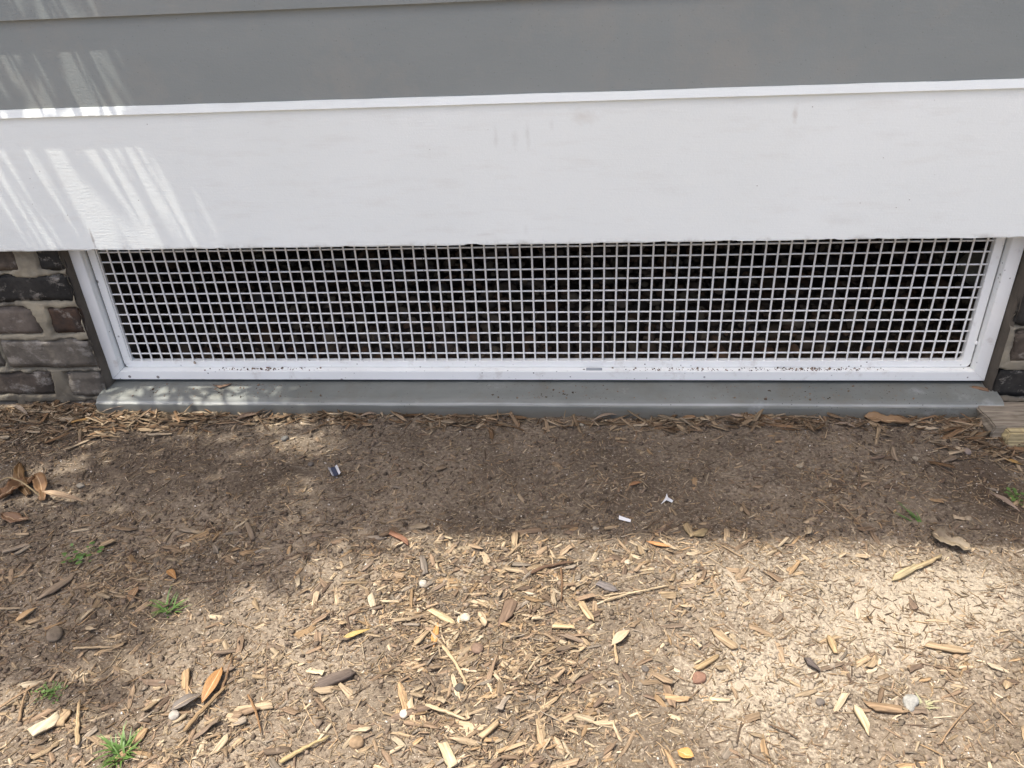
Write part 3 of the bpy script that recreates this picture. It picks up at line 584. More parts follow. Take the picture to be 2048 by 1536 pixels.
# ------------------------------------------------------------------ concrete sill
sill_prof = [(.022, -.0630), (-.004, -.0640), (-.035, -.0660), (-.058, -.0680), (-.068, -.0692), (-.0755, -.0708), (-.0812, -.0735), (-.0848, -.0768), (-.0870, -.0800), (-.0880, -.0806), (-.0912, -.0812), (-.0918, -.0835), (-.0935, -.115), (-.095, -.20), (.022, -.20)]
def sillj(i, x, y, z):
    k = 0.0 if i in (0, 14) else 1.0
    y += k*(.0045*float(fbm(x*3, i*.15, 51, 3))+.0016*float(fbm(x*26, i*.9, 52, 3))); z += k*(.003*float(fbm(x*2.4, 4+i*.1, 53, 2))+.0009*float(fbm(x*30, i, 54, 2)))-.0022*(x if x > 0 else 0)*k
    return (x, y, z)
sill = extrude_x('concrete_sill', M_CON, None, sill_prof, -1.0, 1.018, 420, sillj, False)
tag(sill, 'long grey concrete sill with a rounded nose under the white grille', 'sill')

# ------------------------------------------------------------------ vent grille
gr = empty('vent_grille', (0, 0, -.057)); tag(gr, 'wide white metal vent grille of square wire mesh set between brick piers', 'grille')
GI = Matrix.Translation((0, 0, .057))
def gp(o): o.matrix_parent_inverse = GI; return o
FX0, FX1, FZ0, FZ1 = -.9885, 1.000, -.0565, .330
FWS = {'bottom': .0225, 'top': .0225, 'left': .0265, 'right': .0265}
def frame_bar(name, kind):
    """angle-section bars, mitred at the corners: front face plus a return ledge"""
    bm = bmesh.new()
    yf, yb, th = -.020, .004, .003; FW = FWS[kind]; mit = (.0265/.0225) if kind in ('bottom', 'top') else (.0225/.0265)
    sec = [(0, yf), (FW, yf), (FW, yb), (FW-th, yb), (FW-th, yf+th), (0, yf+th)]   # (distance inward from the outer edge, y)
    A, B = {'bottom': ((FX0, FZ0), (FX1, FZ0)), 'top': ((FX1, FZ1), (FX0, FZ1)), 'left': ((FX0, FZ1), (FX0, FZ0)), 'right': ((FX1, FZ0), (FX1, FZ1))}[kind]
    dirx = Vector((B[0]-A[0], B[1]-A[1])).normalized(); inn = Vector((-dirx.y, dirx.x))
    rings = []
    L = (Vector(B)-Vector(A)).length; N = 40
    for s in range(N+1):
        t = s/N; ring = []
        for (d, y) in sec:
            a0 = d*mit+.0003; a1 = L-d*mit-.0003; u = a0+(a1-a0)*t
            p = Vector(A)+dirx*u+inn*d
            jit = .0005*float(fbm(u*8+d, 3, 61, 2))
            ring.append(bm.verts.new((p.x, y+jit, p.y)))
        rings.append(ring)
    m = len(sec)
    for s in range(N):
        for i in range(m): bm.faces.new((rings[s][i], rings[s][(i+1) % m], rings[s+1][(i+1) % m], rings[s+1][i]))
    bm.faces.new(rings[0]); bm.faces.new(rings[-1][::-1])
    bmesh.ops.recalc_face_normals(bm, faces=bm.faces)
    es = [e for e in bm.edges if len(e.link_faces) == 2 and e.calc_face_angle(0) > 1.2 and abs((e.verts[0].co-e.verts[1].co).normalized().y) < .3 and (abs((e.verts[0].co.xz-e.verts[1].co.xz).normalized().dot(dirx)) > .99)]
    bmesh.ops.bevel(bm, geom=es, offset=.0011, segments=2, affect='EDGES')
    return gp(bm_obj(name, bm, M_WM, gr))
for k in ('bottom', 'left', 'right', 'top'): frame_bar('frame_bar', k)
# inner panel frame: flat ring with rounded corners
def rrect(x0, x1, z0, z1, r, n=6):
    P = []
    for cx, cz, a0 in ((x1-r, z0+r, -90), (x1-r, z1-r, 0), (x0+r, z1-r, 90), (x0+r, z0+r, 180)):
        for i in range(n+1):
            a = math.radians(a0+90*i/n); P.append((cx+r*math.cos(a), cz+r*math.sin(a)))
    return P
OX0, OX1, OZ0, OZ1 = -.9405, .9525, -.0178, .300
def ring_obj(name, mat, outer, inner, yf, yb):
    bm = bmesh.new(); n = len(outer)
    L = [[bm.verts.new((p[0], y, p[1])) for p in P] for P, y in ((outer, yf), (inner, yf), (inner, yb), (outer, yb))]
    for a, b in ((0, 1), (1, 2), (2, 3), (3, 0)):
        for i in range(n): bm.faces.new((L[a][i], L[a][(i+1) % n], L[b][(i+1) % n], L[b][i]))
    bmesh.ops.recalc_face_normals(bm, faces=bm.faces)
    bmesh.ops.bevel(bm, geom=[e for e in bm.edges if len(e.link_faces) == 2 and e.calc_face_angle(0) > 1.2], offset=.0008, segments=2, affect='EDGES')
    return gp(bm_obj(name, bm, mat, gr))
ring_obj('inner_frame', M_WM, rrect(OX0-.0180, OX1+.0180, OZ0-.0152, OZ1+.016, .010), rrect(OX0, OX1, OZ0, OZ1, .006), -.0012, .014)
# backing flange behind the panel frame, seen in the gap
ring_obj('backing_flange', M_WM, rrect(OX0-.030, OX1+.030, OZ0-.0158, OZ1+.022, .003), rrect(OX0-.008, OX1+.008, OZ0-.008, OZ1+.008, .003), .0165, .020)
def wire_mesh(name, L, r, axis_, seed):
    V = []; F = []; N = 26; S = 8
    for i in range(N+1):
        t = L*i/N; w = .0006*float(fbm(t*6, seed*3.1, 77, 2)); w2 = .0006*float(fbm(t*6, seed*3.1+9, 78, 2))
        for k in range(S):
            a = 2*math.pi*k/S; p, q_ = r*math.cos(a)+w, r*math.sin(a)+w2
            V.append((p, q_, t) if axis_ == 'z' else (t, q_, p))
    for i in range(N):
        for k in range(S): F.append((i*S+k, i*S+(k+1) % S, (i+1)*S+(k+1) % S, (i+1)*S+k))
    bm = bmesh.new(); vv = [bm.verts.new(v) for v in V]
    for f in F: bm.faces.new([vv[i] for i in f])
    bmesh.ops.recalc_face_normals(bm, faces=bm.faces)
    me = bpy.data.meshes.new(name); bm.to_mesh(me); bm.free(); me.materials.append(M_WIRE); me.polygons.foreach_set('use_smooth', np.ones(len(me.polygons), dtype=bool)); return me
P_ = .0254
vw = [wire_mesh('vertical_wire', .326, .00215, 'z', s) for s in range(9)]
for i in range(75):
    gp(obj('vertical_wire', vw[(i*4) % 9], gr, ((i+1-38)*P_+random.gauss(0, .00035), .0045, OZ0-.005)))
hw = [wire_mesh('horizontal_wire', OX1-OX0+.012, .00195, 'x', s+20) for s in range(4)]
for k in range(12):
    gp(obj('horizontal_wire', hw[k % 4], gr, (OX0-.006, .0078, k*P_+(.0012 if k % 2 else -.0008)+random.gauss(0, .0003))))
def screw(x, z):
    bm = bmesh.new(); bmesh.ops.create_uvsphere(bm, u_segments=14, v_segments=8, radius=.0048)
    for v in bm.verts:
        v.co.z *= .5
        if abs(v.co.x) < .0012 and v.co.z > .0015: v.co.z -= .0008
    bmesh.ops.rotate(bm, verts=bm.verts, cent=(0, 0, 0), matrix=Matrix.Rotation(math.radians(90), 3, 'X')); bmesh.ops.translate(bm, verts=bm.verts, vec=(x, -.001, z))
    gp(bm_obj('screw', bm, M_WM, gr, True))
screw(-.9665, .0275); screw(.9715, .0265)
o = box_obj('drain_slot', mat_flat('slot_grey', (.30, .325, .34), .5), gr, .1405, .1765, -.0150, -.0045, -.0343, -.0333, 0); gp(o)

# ------------------------------------------------------------------ rubble in the crawl space
def rock_variants(n, sub=1):
    out = []
    for k in range(n):
        bm = bmesh.new(); bmesh.ops.create_icosphere(bm, subdivisions=max(sub, 1), radius=1.0) if sub else bmesh.ops.create_cube(bm, size=1.5)
        for v in bm.verts: v.co *= 1+.45*(random.random()-.5)
        V = np.array([v.co for v in bm.verts]); F = np.array([[v.index for v in f.verts] for f in bm.faces]); bm.free(); out.append((V, F))
    return out
def euler_mats(n, tilt, yaw=None):
    a = rng.uniform(0, 2*np.pi, n) if yaw is None else yaw; t1 = rng.normal(0, tilt, n); t2 = rng.normal(0, tilt, n)
    Rm = np.zeros((n, 3, 3)); ca, sa = np.cos(a), np.sin(a)
    Rz = np.zeros((n, 3, 3)); Rz[:, 0, 0] = ca; Rz[:, 0, 1] = -sa; Rz[:, 1, 0] = sa; Rz[:, 1, 1] = ca; Rz[:, 2, 2] = 1
    Rx = np.zeros((n, 3, 3)); Rx[:, 0, 0] = 1; Rx[:, 1, 1] = np.cos(t1); Rx[:, 1, 2] = -np.sin(t1); Rx[:, 2, 1] = np.sin(t1); Rx[:, 2, 2] = np.cos(t1)
    Ry = np.zeros((n, 3, 3)); Ry[:, 1, 1] = 1; Ry[:, 0, 0] = np.cos(t2); Ry[:, 0, 2] = np.sin(t2); Ry[:, 2, 0] = -np.sin(t2); Ry[:, 2, 2] = np.cos(t2)
    return Rz @ Rx @ Ry
def scatter(name, mat, variants, pos, scale, R_, cols, uvs=None, smooth=False):
    """one mesh from many small copies; variants are (V, F) with the same topology"""
    n = len(pos); k = len(variants); idx = rng.integers(0, k, n)
    VV = np.stack([v[0] for v in variants]); Fv = variants[0][1]; m = VV.shape[1]
    P = VV[idx]*scale[:, None, :]; P = np.einsum('nij,nmj->nmi', R_, P)+pos[:, None, :]
    Fa = (Fv[None]+(np.arange(n)*m)[:, None, None]).reshape(-1, Fv.shape[1])
    me = mesh_np(name, P.reshape(-1, 3), Fa, mat, smooth)
    ca = me.attributes.new('col', 'FLOAT_COLOR', 'POINT'); c4 = np.ones((n, m, 4), np.float32); c4[:, :, :3] = cols[:, None, :]; ca.data.foreach_set('color', c4.ravel())
    if uvs is not None:
        uvl = me.uv_layers.new(name='UVMap'); li = np.empty(len(me.loops), np.int32); me.loops.foreach_get('vertex_index', li)
        U = np.stack([P[:, :, 0]*0+VV[idx][:, :, 0]*scale[:, None, 0]+rng.uniform(0, 9, n)[:, None], VV[idx][:, :, 1]*scale[:, None, 1]+rng.uniform(0, 9, n)[:, None]], -1).reshape(-1, 2)
        uvl.data.foreach_set('uv', U[li].astype(np.float32).ravel())
    return obj(name, me)
n = 5200; px = rng.uniform(-1.25, 1.25, n); py = .035+1.5*rng.uniform(0, 1, n)**1.4; sz = rng.uniform(.005, .017, n)*(1+.8*(rng.uniform(0, 1, n) > .93))
sc = np.stack([sz*rng.uniform(.8, 1.5, n), sz*rng.uniform(.8, 1.2, n), sz*rng.uniform(.5, .9, n)], -1)
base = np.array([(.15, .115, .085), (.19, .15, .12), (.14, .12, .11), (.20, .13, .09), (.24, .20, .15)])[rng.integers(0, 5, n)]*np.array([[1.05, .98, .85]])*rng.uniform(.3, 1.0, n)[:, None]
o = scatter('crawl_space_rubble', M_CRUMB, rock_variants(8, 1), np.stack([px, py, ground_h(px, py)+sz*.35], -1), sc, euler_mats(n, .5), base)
tag(o, 'dark rubble and gravel on the crawl space floor behind the grille', 'rubble', kind='stuff')
bm = bmesh.new(); bmesh.ops.create_icosphere(bm, subdivisions=3, radius=1)
for v in bm.verts: v.co = Vector((v.co.x*.085, v.co.y*.07, v.co.z*.055))*(1+.12*float(fbm(v.co.x*2, v.co.z*2+v.co.y, 3, 3)))
o = bm_obj('rock', bm, M_STONE, None, True); o.location = (1.28, .62, -.06); o.color = (.36, .33, .25, 1)
tag(o, 'pale rounded rock dimly seen behind the upper right corner of the mesh', 'rock')

# ------------------------------------------------------------------ wood chips
def chip_variant(seed):
    r = random.Random(seed); st = [-.5, -.5+r.uniform(.05, .24), r.uniform(-.15, .15), .5-r.uniform(.05, .24), .5]
    V = []; bend = r.uniform(-.16, .16); bz = r.uniform(-.15, .3); tw = r.uniform(-.5, .5)
    wl_ = [r.choice((.08, .3, .7, .95)), r.uniform(.6, 1.1), r.uniform(.8, 1.2), r.uniform(.5, 1.1), r.choice((.05, .2, .5, .9))]
    for i, x in enumerate(st):
        e = i in (0, 4); o_ = bend*(1-(2*x)**2)+r.uniform(-.07, .07); s1 = wl_[i]*.5*r.uniform(.75, 1.15); s2 = wl_[i]*.5*r.uniform(.75, 1.15); zc = bz*(1-(2*x)**2)
        off = r.uniform(-.25, .25)*(1-wl_[i]) if e else 0; tk = .5*(r.uniform(.15, .8) if e else r.uniform(.6, 1.15)); sk = r.uniform(-.09, .09) if e else r.uniform(-.03, .03); t_ = tw*x
        V += [(x+sk, -s1+o_+off, -tk+zc-t_), (x-sk, s2+o_+off, -tk+zc+t_), (x-sk*1.3, s2*r.uniform(.55, 1.0)+o_+off, tk+zc+t_*r.uniform(.4, 1.2)), (x+sk*.6, -s1*r.uniform(.55, 1.0)+o_+off, tk+zc-t_)]
    F = []
    for i in range(4):
        for k in range(4): F.append((i*4+k, i*4+(k+1) % 4, (i+1)*4+(k+1) % 4, (i+1)*4+k))
    F.append((3, 2, 1, 0)); F.append((16, 17, 18, 19))
    return np.array(V), np.array([f[::-1] for f in F])
CV = [chip_variant(s) for s in range(28)]
PAL = np.array([(.44, .335, .215), (.40, .295, .18), (.50, .395, .26), (.34, .245, .155), (.285, .20, .13), (.23, .172, .122), (.30, .248, .188), (.40, .27, .15), (.55, .45, .31), (.19, .135, .095)])
PW = np.array([.15, .15, .10, .15, .15, .09, .07, .07, .04, .07]); PW = PW/PW.sum()
def sample(n, fn, x0=-1.40, x1=1.35, y0=-1.10, y1=-.098):
    xs = []; ys = []; c = 0
    while c < n:
        x = rng.uniform(x0, x1, n*3); y = rng.uniform(y0, y1, n*3); k = rng.uniform(0, 1.15, n*3) < fn(x, y)
        xs.append(x[k]); ys.append(y[k]); c += k.sum()
    return np.concatenate(xs)[:n], np.concatenate(ys)[:n]
def in_shade_bias(y): return np.where(y > -.46, .62, 1.0)   # chips in the fine-soil strip by the wall are smaller
N = 11800
cx_, cy_ = sample(N, dens)
ln = np.clip(rng.lognormal(math.log(.0128), .60, N), .005, .056)*in_shade_bias(cy_); wd = np.clip(ln*rng.uniform(.10, .40, N), .0018, .0125); tk = np.clip(wd*rng.uniform(.14, .4, N), .0008, .0032)
lift = rng.normal(.0002, .0020, N)*np.clip(dens(cx_, cy_)*1.3, .2, 1)
cpos = np.stack([cx_, cy_, ground_h(cx_, cy_)+tk*.35+lift], -1); csc = np.stack([ln, wd, tk], -1)
# loose preferred direction so that the litter lies in drifts
yaw = np.where(rng.uniform(0, 1, N) < .45, rng.normal(.45, .45, N)+np.pi*rng.integers(0, 2, N), rng.uniform(0, 2*np.pi, N))
cR = euler_mats(N, .21, yaw); ccol = PAL[rng.choice(len(PAL), N, p=PW)]*np.array([[.785, .80, .825]])*rng.uniform(.62, 1.12, N)[:, None]
# visible size decides which 270 are single things
campos = np.array(CAM); fwd = np.array(_f); dep = (cpos-campos) @ fwd; vis = (cpos-campos) @ np.array(_r)/dep*1580; viy = (cpos-campos) @ np.array(_u)/dep*1580
score = ln*wd/dep**2*((np.abs(vis) < 1000) & (np.abs(viy) < 745)); order = np.argsort(-score); single = np.zeros(N, bool); single[order[:265]] = True
def sub(k): return cpos[k], csc[k], cR[k], ccol[k]
rest = ~single
o = scatter('mulch', M_WOODS, CV, cpos[rest], csc[rest], cR[rest], ccol[rest], True); tag(o, 'small tan wood chips of the mulch scattered over the soil', 'mulch', kind='stuff')
chip_me = []
for V, F in CV:
    chip_me.append((V, F))
CHIPMESH = {}
def chip_mesh(k):
    if k not in CHIPMESH:
        V, F = CV[k]; S = np.array([.034, .009, .0035]); me = mesh_np('wood_chip', V*S, F, M_WOOD)
        uvl = me.uv_layers.new(name='UVMap'); li = np.empty(len(me.loops), np.int32); me.loops.foreach_get('vertex_index', li)
        uvl.data.foreach_set('uv', ((V*S)[li][:, :2]+k*.37).astype(np.float32).ravel()); CHIPMESH[k] = me
    return CHIPMESH[k]
def hue(c):
    l = sum(c)/3
    if l < .155: return 'blackish brown'
    if l < .20: return 'dark brown'
    if l > .42: return 'cream'
    if l > .345: return 'pale tan'
    if c[0]-c[2] < .115: return 'grey brown'
    return 'tan' if l > .285 else 'mid brown' if l > .24 else 'brown'
MARKS = [(LEAVES[0], 'the orange oval leaf'), (LEAVES[2], 'the narrow yellow leaf'), (LEAVES[3], 'the small orange leaf'), (LEAVES[4], 'the slim orange leaf'), (LEAVES[5], 'the orange leaf scrap'), (LEAVES[6], 'the tan cupped leaf'),
         (LEAVES[8], 'the pale orange leaf'), (LEAVES[9], 'the large ragged leaf'), (LEAVES[10], 'the long sill leaf'), (LEAVES[20], 'the crumpled leaf heap'), (LEAVES[27], 'the cream pointed leaf'),
         (STONES[0], 'the smooth white pebble'), (STONES[1], 'the round white pebble'), (STONES[2], 'the lumpy grey stone'), (STONES[3], 'the grey white stone'), (STONES[4], 'the flat brown stone'), (STONES[5], 'the brown pebble'), (STONES[6], 'the dark grey pebble'), (STONES[7], 'the reddish pebble'), (STONES[8], 'the nut shaped stone'), (STONES[9], 'the pale lump'),
         (STICKS[0], 'the long tan stick'), (STICKS[2], 'the dark twig'), (STICKS[4], 'the long straw'), (STICKS[6], 'the pale bent stick'), (STICKS[7], 'the pale straight stick'), (STICKS[8], 'the left straight stick'), (STICKS[15], 'the brown edge stick'), (STICKS[17], 'the splintered stick'), (STICKS[20], 'the yellow split stick'), (STICKS[22], 'the thin twig on sand'), (STICKS[23], 'the long brown twig'),
         (CHIPS[0], 'the dark wood chunk'), (CHIPS[1], 'the large pale pointed chip'), (CHIPS[2], 'the large dark chip'), (CHIPS[4], 'the long brown chip'), (CHIPS[5], 'the flat brown chip'), (CHIPS[7], 'the orange tan chip'), (CHIPS[8], 'the dark grey chip'), (CHIPS[9], 'the yellow split piece'), (CHIPS[11], 'the broad whitish chip'), (CHIPS[19], 'the reddish bark piece'), (CHIPS[20], 'the grey splintered piece'), (CHIPS[24], 'the grey flat chip'),
         (TUFTS[0], 'the sparse grass tuft'), (TUFTS[1], 'the shaded leafy weed'), (TUFTS[2], 'the dense grass tuft'), (TUFTS[3], 'the tiny leaved weed'), (TUFTS[4], 'the grass sprig')]
MP = []
for it, nm in MARKS:
    p = it[0]; p2 = it[1] if isinstance(it[1], tuple) else p; MP.append(((p[0]+p2[0])/2, (p[1]+p2[1])/2, nm))
made = {}
for i in order[:265]:
    l, w_, t_ = csc[i]; x, y = cx_[i], cy_[i]
    shp = 'splintery' if l/w_ > 5.5 else 'long' if l > .034 else 'slim' if l/w_ > 3.4 else 'stubby'
    mx, my, mn = min(MP, key=lambda q: (q[0]-x)**2+(q[1]-y)**2); dx, dy = x-mx, y-my; dist = math.hypot(dx, dy)
    where = ('right of' if dx > 0 else 'left of') if abs(dx) > 2*abs(dy) else ('behind' if dy > 0 else 'in front of') if abs(dy) > 2*abs(dx) else ('behind ' if dy > 0 else 'before ')+('right of' if dx > 0 else 'left of')
    how = 'close' if dist < .035 else 'a little' if dist < .075 else 'well'
    made.setdefault('%s %s wood chip %s %s %s' % (shp, hue(ccol[i]), how, where, mn), []).append(i)
for lab, ids in made.items():
    for i in ids:
        l, w_, t_ = csc[i]
        o = obj('wood_chip', chip_mesh(int(i) % 28)); Rm = Matrix(cR[i].tolist()).to_4x4()
        o.matrix_world = Matrix.Translation(cpos[i].tolist()) @ Rm @ Matrix.Diagonal((l/.034, w_/.009, t_/.0035, 1)); o.color = tuple(ccol[i])+(1,)
        lb = lab
        if len(ids) > 2: lb = lab+', '+['first', 'second', 'third', 'fourth', 'fifth', 'sixth', 'seventh', 'eighth'][min(7, sorted(ids, key=lambda k: cx_[k]).index(i))]+' from left'
        if len(ids) == 2: lb = lab+(', longer of two' if i == max(ids, key=lambda k: (csc[k][0], k)) else ', shorter of two')
        if len(lb.split()) > 16: lb = lb.replace('a little ', '').replace('well ', '')
        tag(o, lb, 'wood chip', 'loose wood chips of the mulch' if len(ids) < 9 else lab.replace('wood chip', 'wood chips'))
# shreds and fibres
N = 36000
fx, fy = sample(N, lambda x, y: np.clip(dens(x, y)*1.0+np.where(y > -.43, .13, .32), 0, 1))
ln = np.clip(rng.lognormal(math.log(.0088), .7, N), .0025, .06); wd = np.clip(rng.uniform(.0006, .0024, N), 0, ln*.4)
o = scatter('mulch_fibres', M_WOODS, CV[:8], np.stack([fx, fy, ground_h(fx, fy)+.0006+np.abs(rng.normal(0, .0022, N))*np.clip(dens(fx, fy), .15, 1)], -1), np.stack([ln, wd, wd*.6], -1), euler_mats(N, .2), (PAL[rng.choice(len(PAL), N, p=PW)]*np.array([[.785, .80, .825]])*rng.uniform(.4, 1.15, N)[:, None]), True)
tag(o, 'fine shredded wood fibres strewn over the soil', 'mulch', kind='stuff')
# soil crumbs and grit
N = 30000
fx, fy = sample(N, lambda x, y: np.where(y > -.43, .32, .5)+.5*fbm(x*6, y*6, 66, 2), -1.40, 1.35, -1.10, -.088); sz = np.clip(rng.lognormal(math.log(.0012), .6, N), .0004, .0042)
M_ = 900; sxp = np.clip(rng.choice([-.8, -.6, .05, .12, .45, .62, .8], M_)+rng.normal(0, .07, M_), -.95, .95); syp = -.026-.05*rng.uniform(0, 1, M_)**1.3; szp = -.0645+(syp+.004)*.085-.0022*np.maximum(sxp, 0)
K_ = 330; kx = np.clip(rng.choice([-.60, .36, .60, .66], K_)+rng.normal(0, .07, K_), -.93, .94); ky = rng.uniform(-.016, -.003, K_); kz = np.full(K_, -.0337)
fx = np.concatenate([fx, sxp, kx]); fy = np.concatenate([fy, syp, ky]); fz = np.concatenate([ground_h(fx[:N], fy[:N])+sz*.3, szp, kz]); sz = np.concatenate([sz, np.clip(rng.lognormal(math.log(.0009), .5, M_+K_), .0004, .003)]); N = N+M_+K_
cc = np.where((rng.uniform(0, 1, (N, 1)) < .10) & (sz[:, None] < .0018), np.array([[.50, .46, .40]]), np.array([[.165, .128, .095]]))*rng.uniform(.35, 1.25, (N, 1)); sd = gauss(SAND, fx, fy)[:, None]; cc = cc*(1-.6*np.clip(sd, 0, 1))+np.array([[.40, .345, .265]])*.6*np.clip(sd, 0, 1); cc[-(M_+K_):] = np.array([.12, .085, .06])*rng.uniform(.4, 2.2, (M_+K_, 1))
o = scatter('soil_grit', M_CRUMB, rock_variants(8, 0), np.stack([fx, fy, fz], -1), np.stack([sz*rng.uniform(.8, 1.6, N), sz, sz*.75], -1), euler_mats(N, .6), cc)
tag(o, 'soil crumbs and pale grit on the bare ground', 'grit', kind='stuff')
# leaf and straw litter heaped against the sill and the piers
def litter(x, y):
    return np.clip(np.exp(-((y+.118)/.022)**2)*(.35+.9*(vnoise(x*7, y*7, 31) > .42))+1.3*np.exp(-(((x-.97)/.10)**2+((y+.17)/.06)**2))+1.2*np.exp(-(((x+1.05)/.24)**2+((y+.14)/.045)**2))+.8*np.exp(-(((x+.75)/.2)**2+((y+.115)/.02)**2)), 0, 1)
N = 2100
fx, fy = sample(N, litter, -1.40, 1.25, -.30, -.097); fy = np.where((np.abs(fx) > 1.0), fy+.035, fy)
ln = np.clip(rng.lognormal(math.log(.026), .5, N), .01, .09); wd = np.clip(ln*rng.uniform(.05, .28, N), .0012, .011)
cols = np.array([(.33, .25, .16), (.40, .32, .22), (.27, .19, .12), (.20, .14, .09), (.30, .22, .14), (.22, .14, .08)])[rng.integers(0, 6, N)]*rng.uniform(.4, 1.05, N)[:, None]
yaw = np.where(rng.uniform(0, 1, N) < .6, rng.normal(0, .4, N), rng.uniform(0, 6.28, N))
o = scatter('leaf_litter', M_WOODS, CV, np.stack([fx, fy, ground_h(fx, fy)+.001+np.abs(rng.normal(0, .0035, N))], -1), np.stack([ln, wd, np.full(N, .0009)], -1), euler_mats(N, .24, yaw), cols, True)
tag(o, 'dry leaf shreds and straw heaped along the foot of the wall', 'leaf litter', kind='stuff')

# ------------------------------------------------------------------ single leaves
def leaf_obj(p1, p2, width, col, style, label, z1=None, z2=None, name='dry_leaf', cat='leaf'):
    a = Vector((p1[0], p1[1], 0)); b = Vector((p2[0], p2[1], 0)); L = (b-a).length; w = width/1000.0
    r = random.Random(int(abs(p1[0]*9173+p2[1]*7717)*100)); NU, NV = 14, 6; V = []; UV = []
    stem = .16 if style == 'oval' and L > .07 else .05
    fold = r.uniform(.10, .35); curl = r.uniform(-.06, .13); side = r.uniform(-.06, .06); tw = r.uniform(-.5, .5)
    for i in range(NU+1):
        u = i/NU
        if u < stem: hw_ = .045
        else:
            t = (u-stem)/(1-stem)
            hw_ = {'oval': math.sin(math.pi*min(1, t**.85))**.75, 'lance': math.sin(math.pi*t**.8)**.9, 'bent': math.sin(math.pi*t)**.8, 'ragged': math.sin(math.pi*min(1, t**.7*.97))**.45}[style]
            hw_ = max(hw_, .03)
            if style == 'ragged': hw_ *= .72+.5*float(vnoise(u*9+p1[0]*50, 2, 5))
        lat = side*L*4*u*(1-u)
        if style == 'bent': lat -= .36*L*(1-abs(2*u-1))
        for j in range(NV+1):
            v = j/NV*2-1
            edge = 1.0 if style != 'ragged' else 1+.25*(float(vnoise(u*16+p1[0]*31, j, 7))-.5)
            z = fold*abs(v)*hw_*w*.6+curl*L*4*u*(1-u)+tw*v*hw_*w*.5*(u-.5)+(.14*w if style == 'ragged' else .05*w)*float(fbm(u*5+p1[0]*20, v*2+p1[1]*9, 19, 3))*4
            V.append((u*L, lat+v*hw_*w*.5*edge, z)); UV.append((u, j/NV))
    F = [(i*(NV+1)+j, (i+1)*(NV+1)+j, (i+1)*(NV+1)+j+1, i*(NV+1)+j+1) for i in range(NU) for j in range(NV)]
    me = mesh_np(name, V, np.array(F), M_LEAF, True); uvl = me.uv_layers.new(name='UVMap'); li = np.empty(len(me.loops), np.int32); me.loops.foreach_get('vertex_index', li)
    uvl.data.foreach_set('uv', np.array(UV)[li].astype(np.float32).ravel())
    o = obj(name, me); d = (b-a).normalized(); c = (a+b)/2
    if z1 is None:
        zz = max(gh(a.x, a.y), gh(c.x, c.y)-.002, gh(b.x, b.y)-.004); z1 = gh(a.x, a.y)+.003+r.uniform(0, .003); z2 = gh(b.x, b.y)+.003+r.uniform(0, .004)
        lo = min(v[2] for v in V); z1 += -lo*.6; z2 += -lo*.6
    ax = Vector((d.x*L, d.y*L, z2-z1)); Lx = ax.length; ax.normalize(); ay = Vector((0, 0, 1)).cross(ax).normalized(); az = ax.cross(ay)
    o.matrix_world = Matrix(((ax.x, ay.x, az.x, a.x), (ax.y, ay.y, az.y, a.y), (ax.z, ay.z, az.z, z1), (0, 0, 0, 1)))
    md = o.modifiers.new('thickness', 'SOLIDIFY'); md.thickness = .0006
    o.color = (col[0]*.66, col[1]*.66, col[2]*.74, 1); tag(o, label, cat); return o
for L in LEAVES: leaf_obj(*L)
leaf_obj((-.7822, -.002), (-.7795, .004), 11, (.42, .34, .20), 'lance', 'pale tan leaf wedged upright in the wire mesh at lower left', -.024, .0125)
leaf_obj((-.735, -.030), (-.690, -.027), 11, (.24, .15, .085), 'bent', 'curled brown leaf lying on the sill just under the frame at left', -.0655, -.0635)
leaf_obj((-.935, -.408), (-.832, -.432), 15, (.42, .30, .17), 'lance', 'tan twisted pod on the soil right of the leaf heap at left', -.088, -.092)

# ------------------------------------------------------------------ sticks
def stick_obj(p1, p2, diam, bend, col, label, z1=None, z2=None):
    a = Vector((p1[0], p1[1], 0)); b = Vector((p2[0], p2[1], 0)); L = (b-a).length; r = random.Random(int(abs(p1[0]*7919+p2[1]*104729)*10)); N, S = 12, 7; V = []; UV = []; R0 = diam/2000
    arch = bend > .15
    for i in range(N+1):
        u = i/N; rr = R0*(1-.45*u)*(1+.25*(r.random()-.5))*(.6 if i in (0, N) else 1); oy = bend*L*4*u*(1-u)*(0 if arch else 1)+R0*.5*(r.random()-.5); oz = (bend*L*4*u*(1-u) if arch else 0)+R0*.3*(r.random()-.5)
        for k in range(S):
            an = 2*math.pi*k/S; V.append((u*L, oy+rr*math.cos(an), oz+rr*.8*math.sin(an))); UV.append((u*L, an*R0+p1[0]))
    F = [(i*S+k, i*S+(k+1) % S, (i+1)*S+(k+1) % S, (i+1)*S+k) for i in range(N) for k in range(S)]
    me = mesh_np('stick', V, F+[tuple(range(S))[::-1], tuple(N*S+k for k in range(S))], M_WOOD, True)
    uvl = me.uv_layers.new(name='UVMap'); li = np.empty(len(me.loops), np.int32); me.loops.foreach_get('vertex_index', li); uvl.data.foreach_set('uv', np.array(UV)[li].astype(np.float32).ravel())
    o = obj('stick', me); z1 = gh(a.x, a.y)+R0+.0035 if z1 is None else z1; z2 = gh(b.x, b.y)+R0+.0035 if z2 is None else z2
    ax = Vector((b.x-a.x, b.y-a.y, z2-z1)).normalized(); ay = Vector((0, 0, 1)).cross(ax).normalized(); az = ax.cross(ay)
    o.matrix_world = Matrix(((ax.x, ay.x, az.x, a.x), (ax.y, ay.y, az.y, a.y), (ax.z, ay.z, az.z, z1), (0, 0, 0, 1))); o.color = tuple(x*.82 for x in col)+(1,)
    tag(o, label, 'stick'); return o
for L in STICKS: stick_obj(*L)
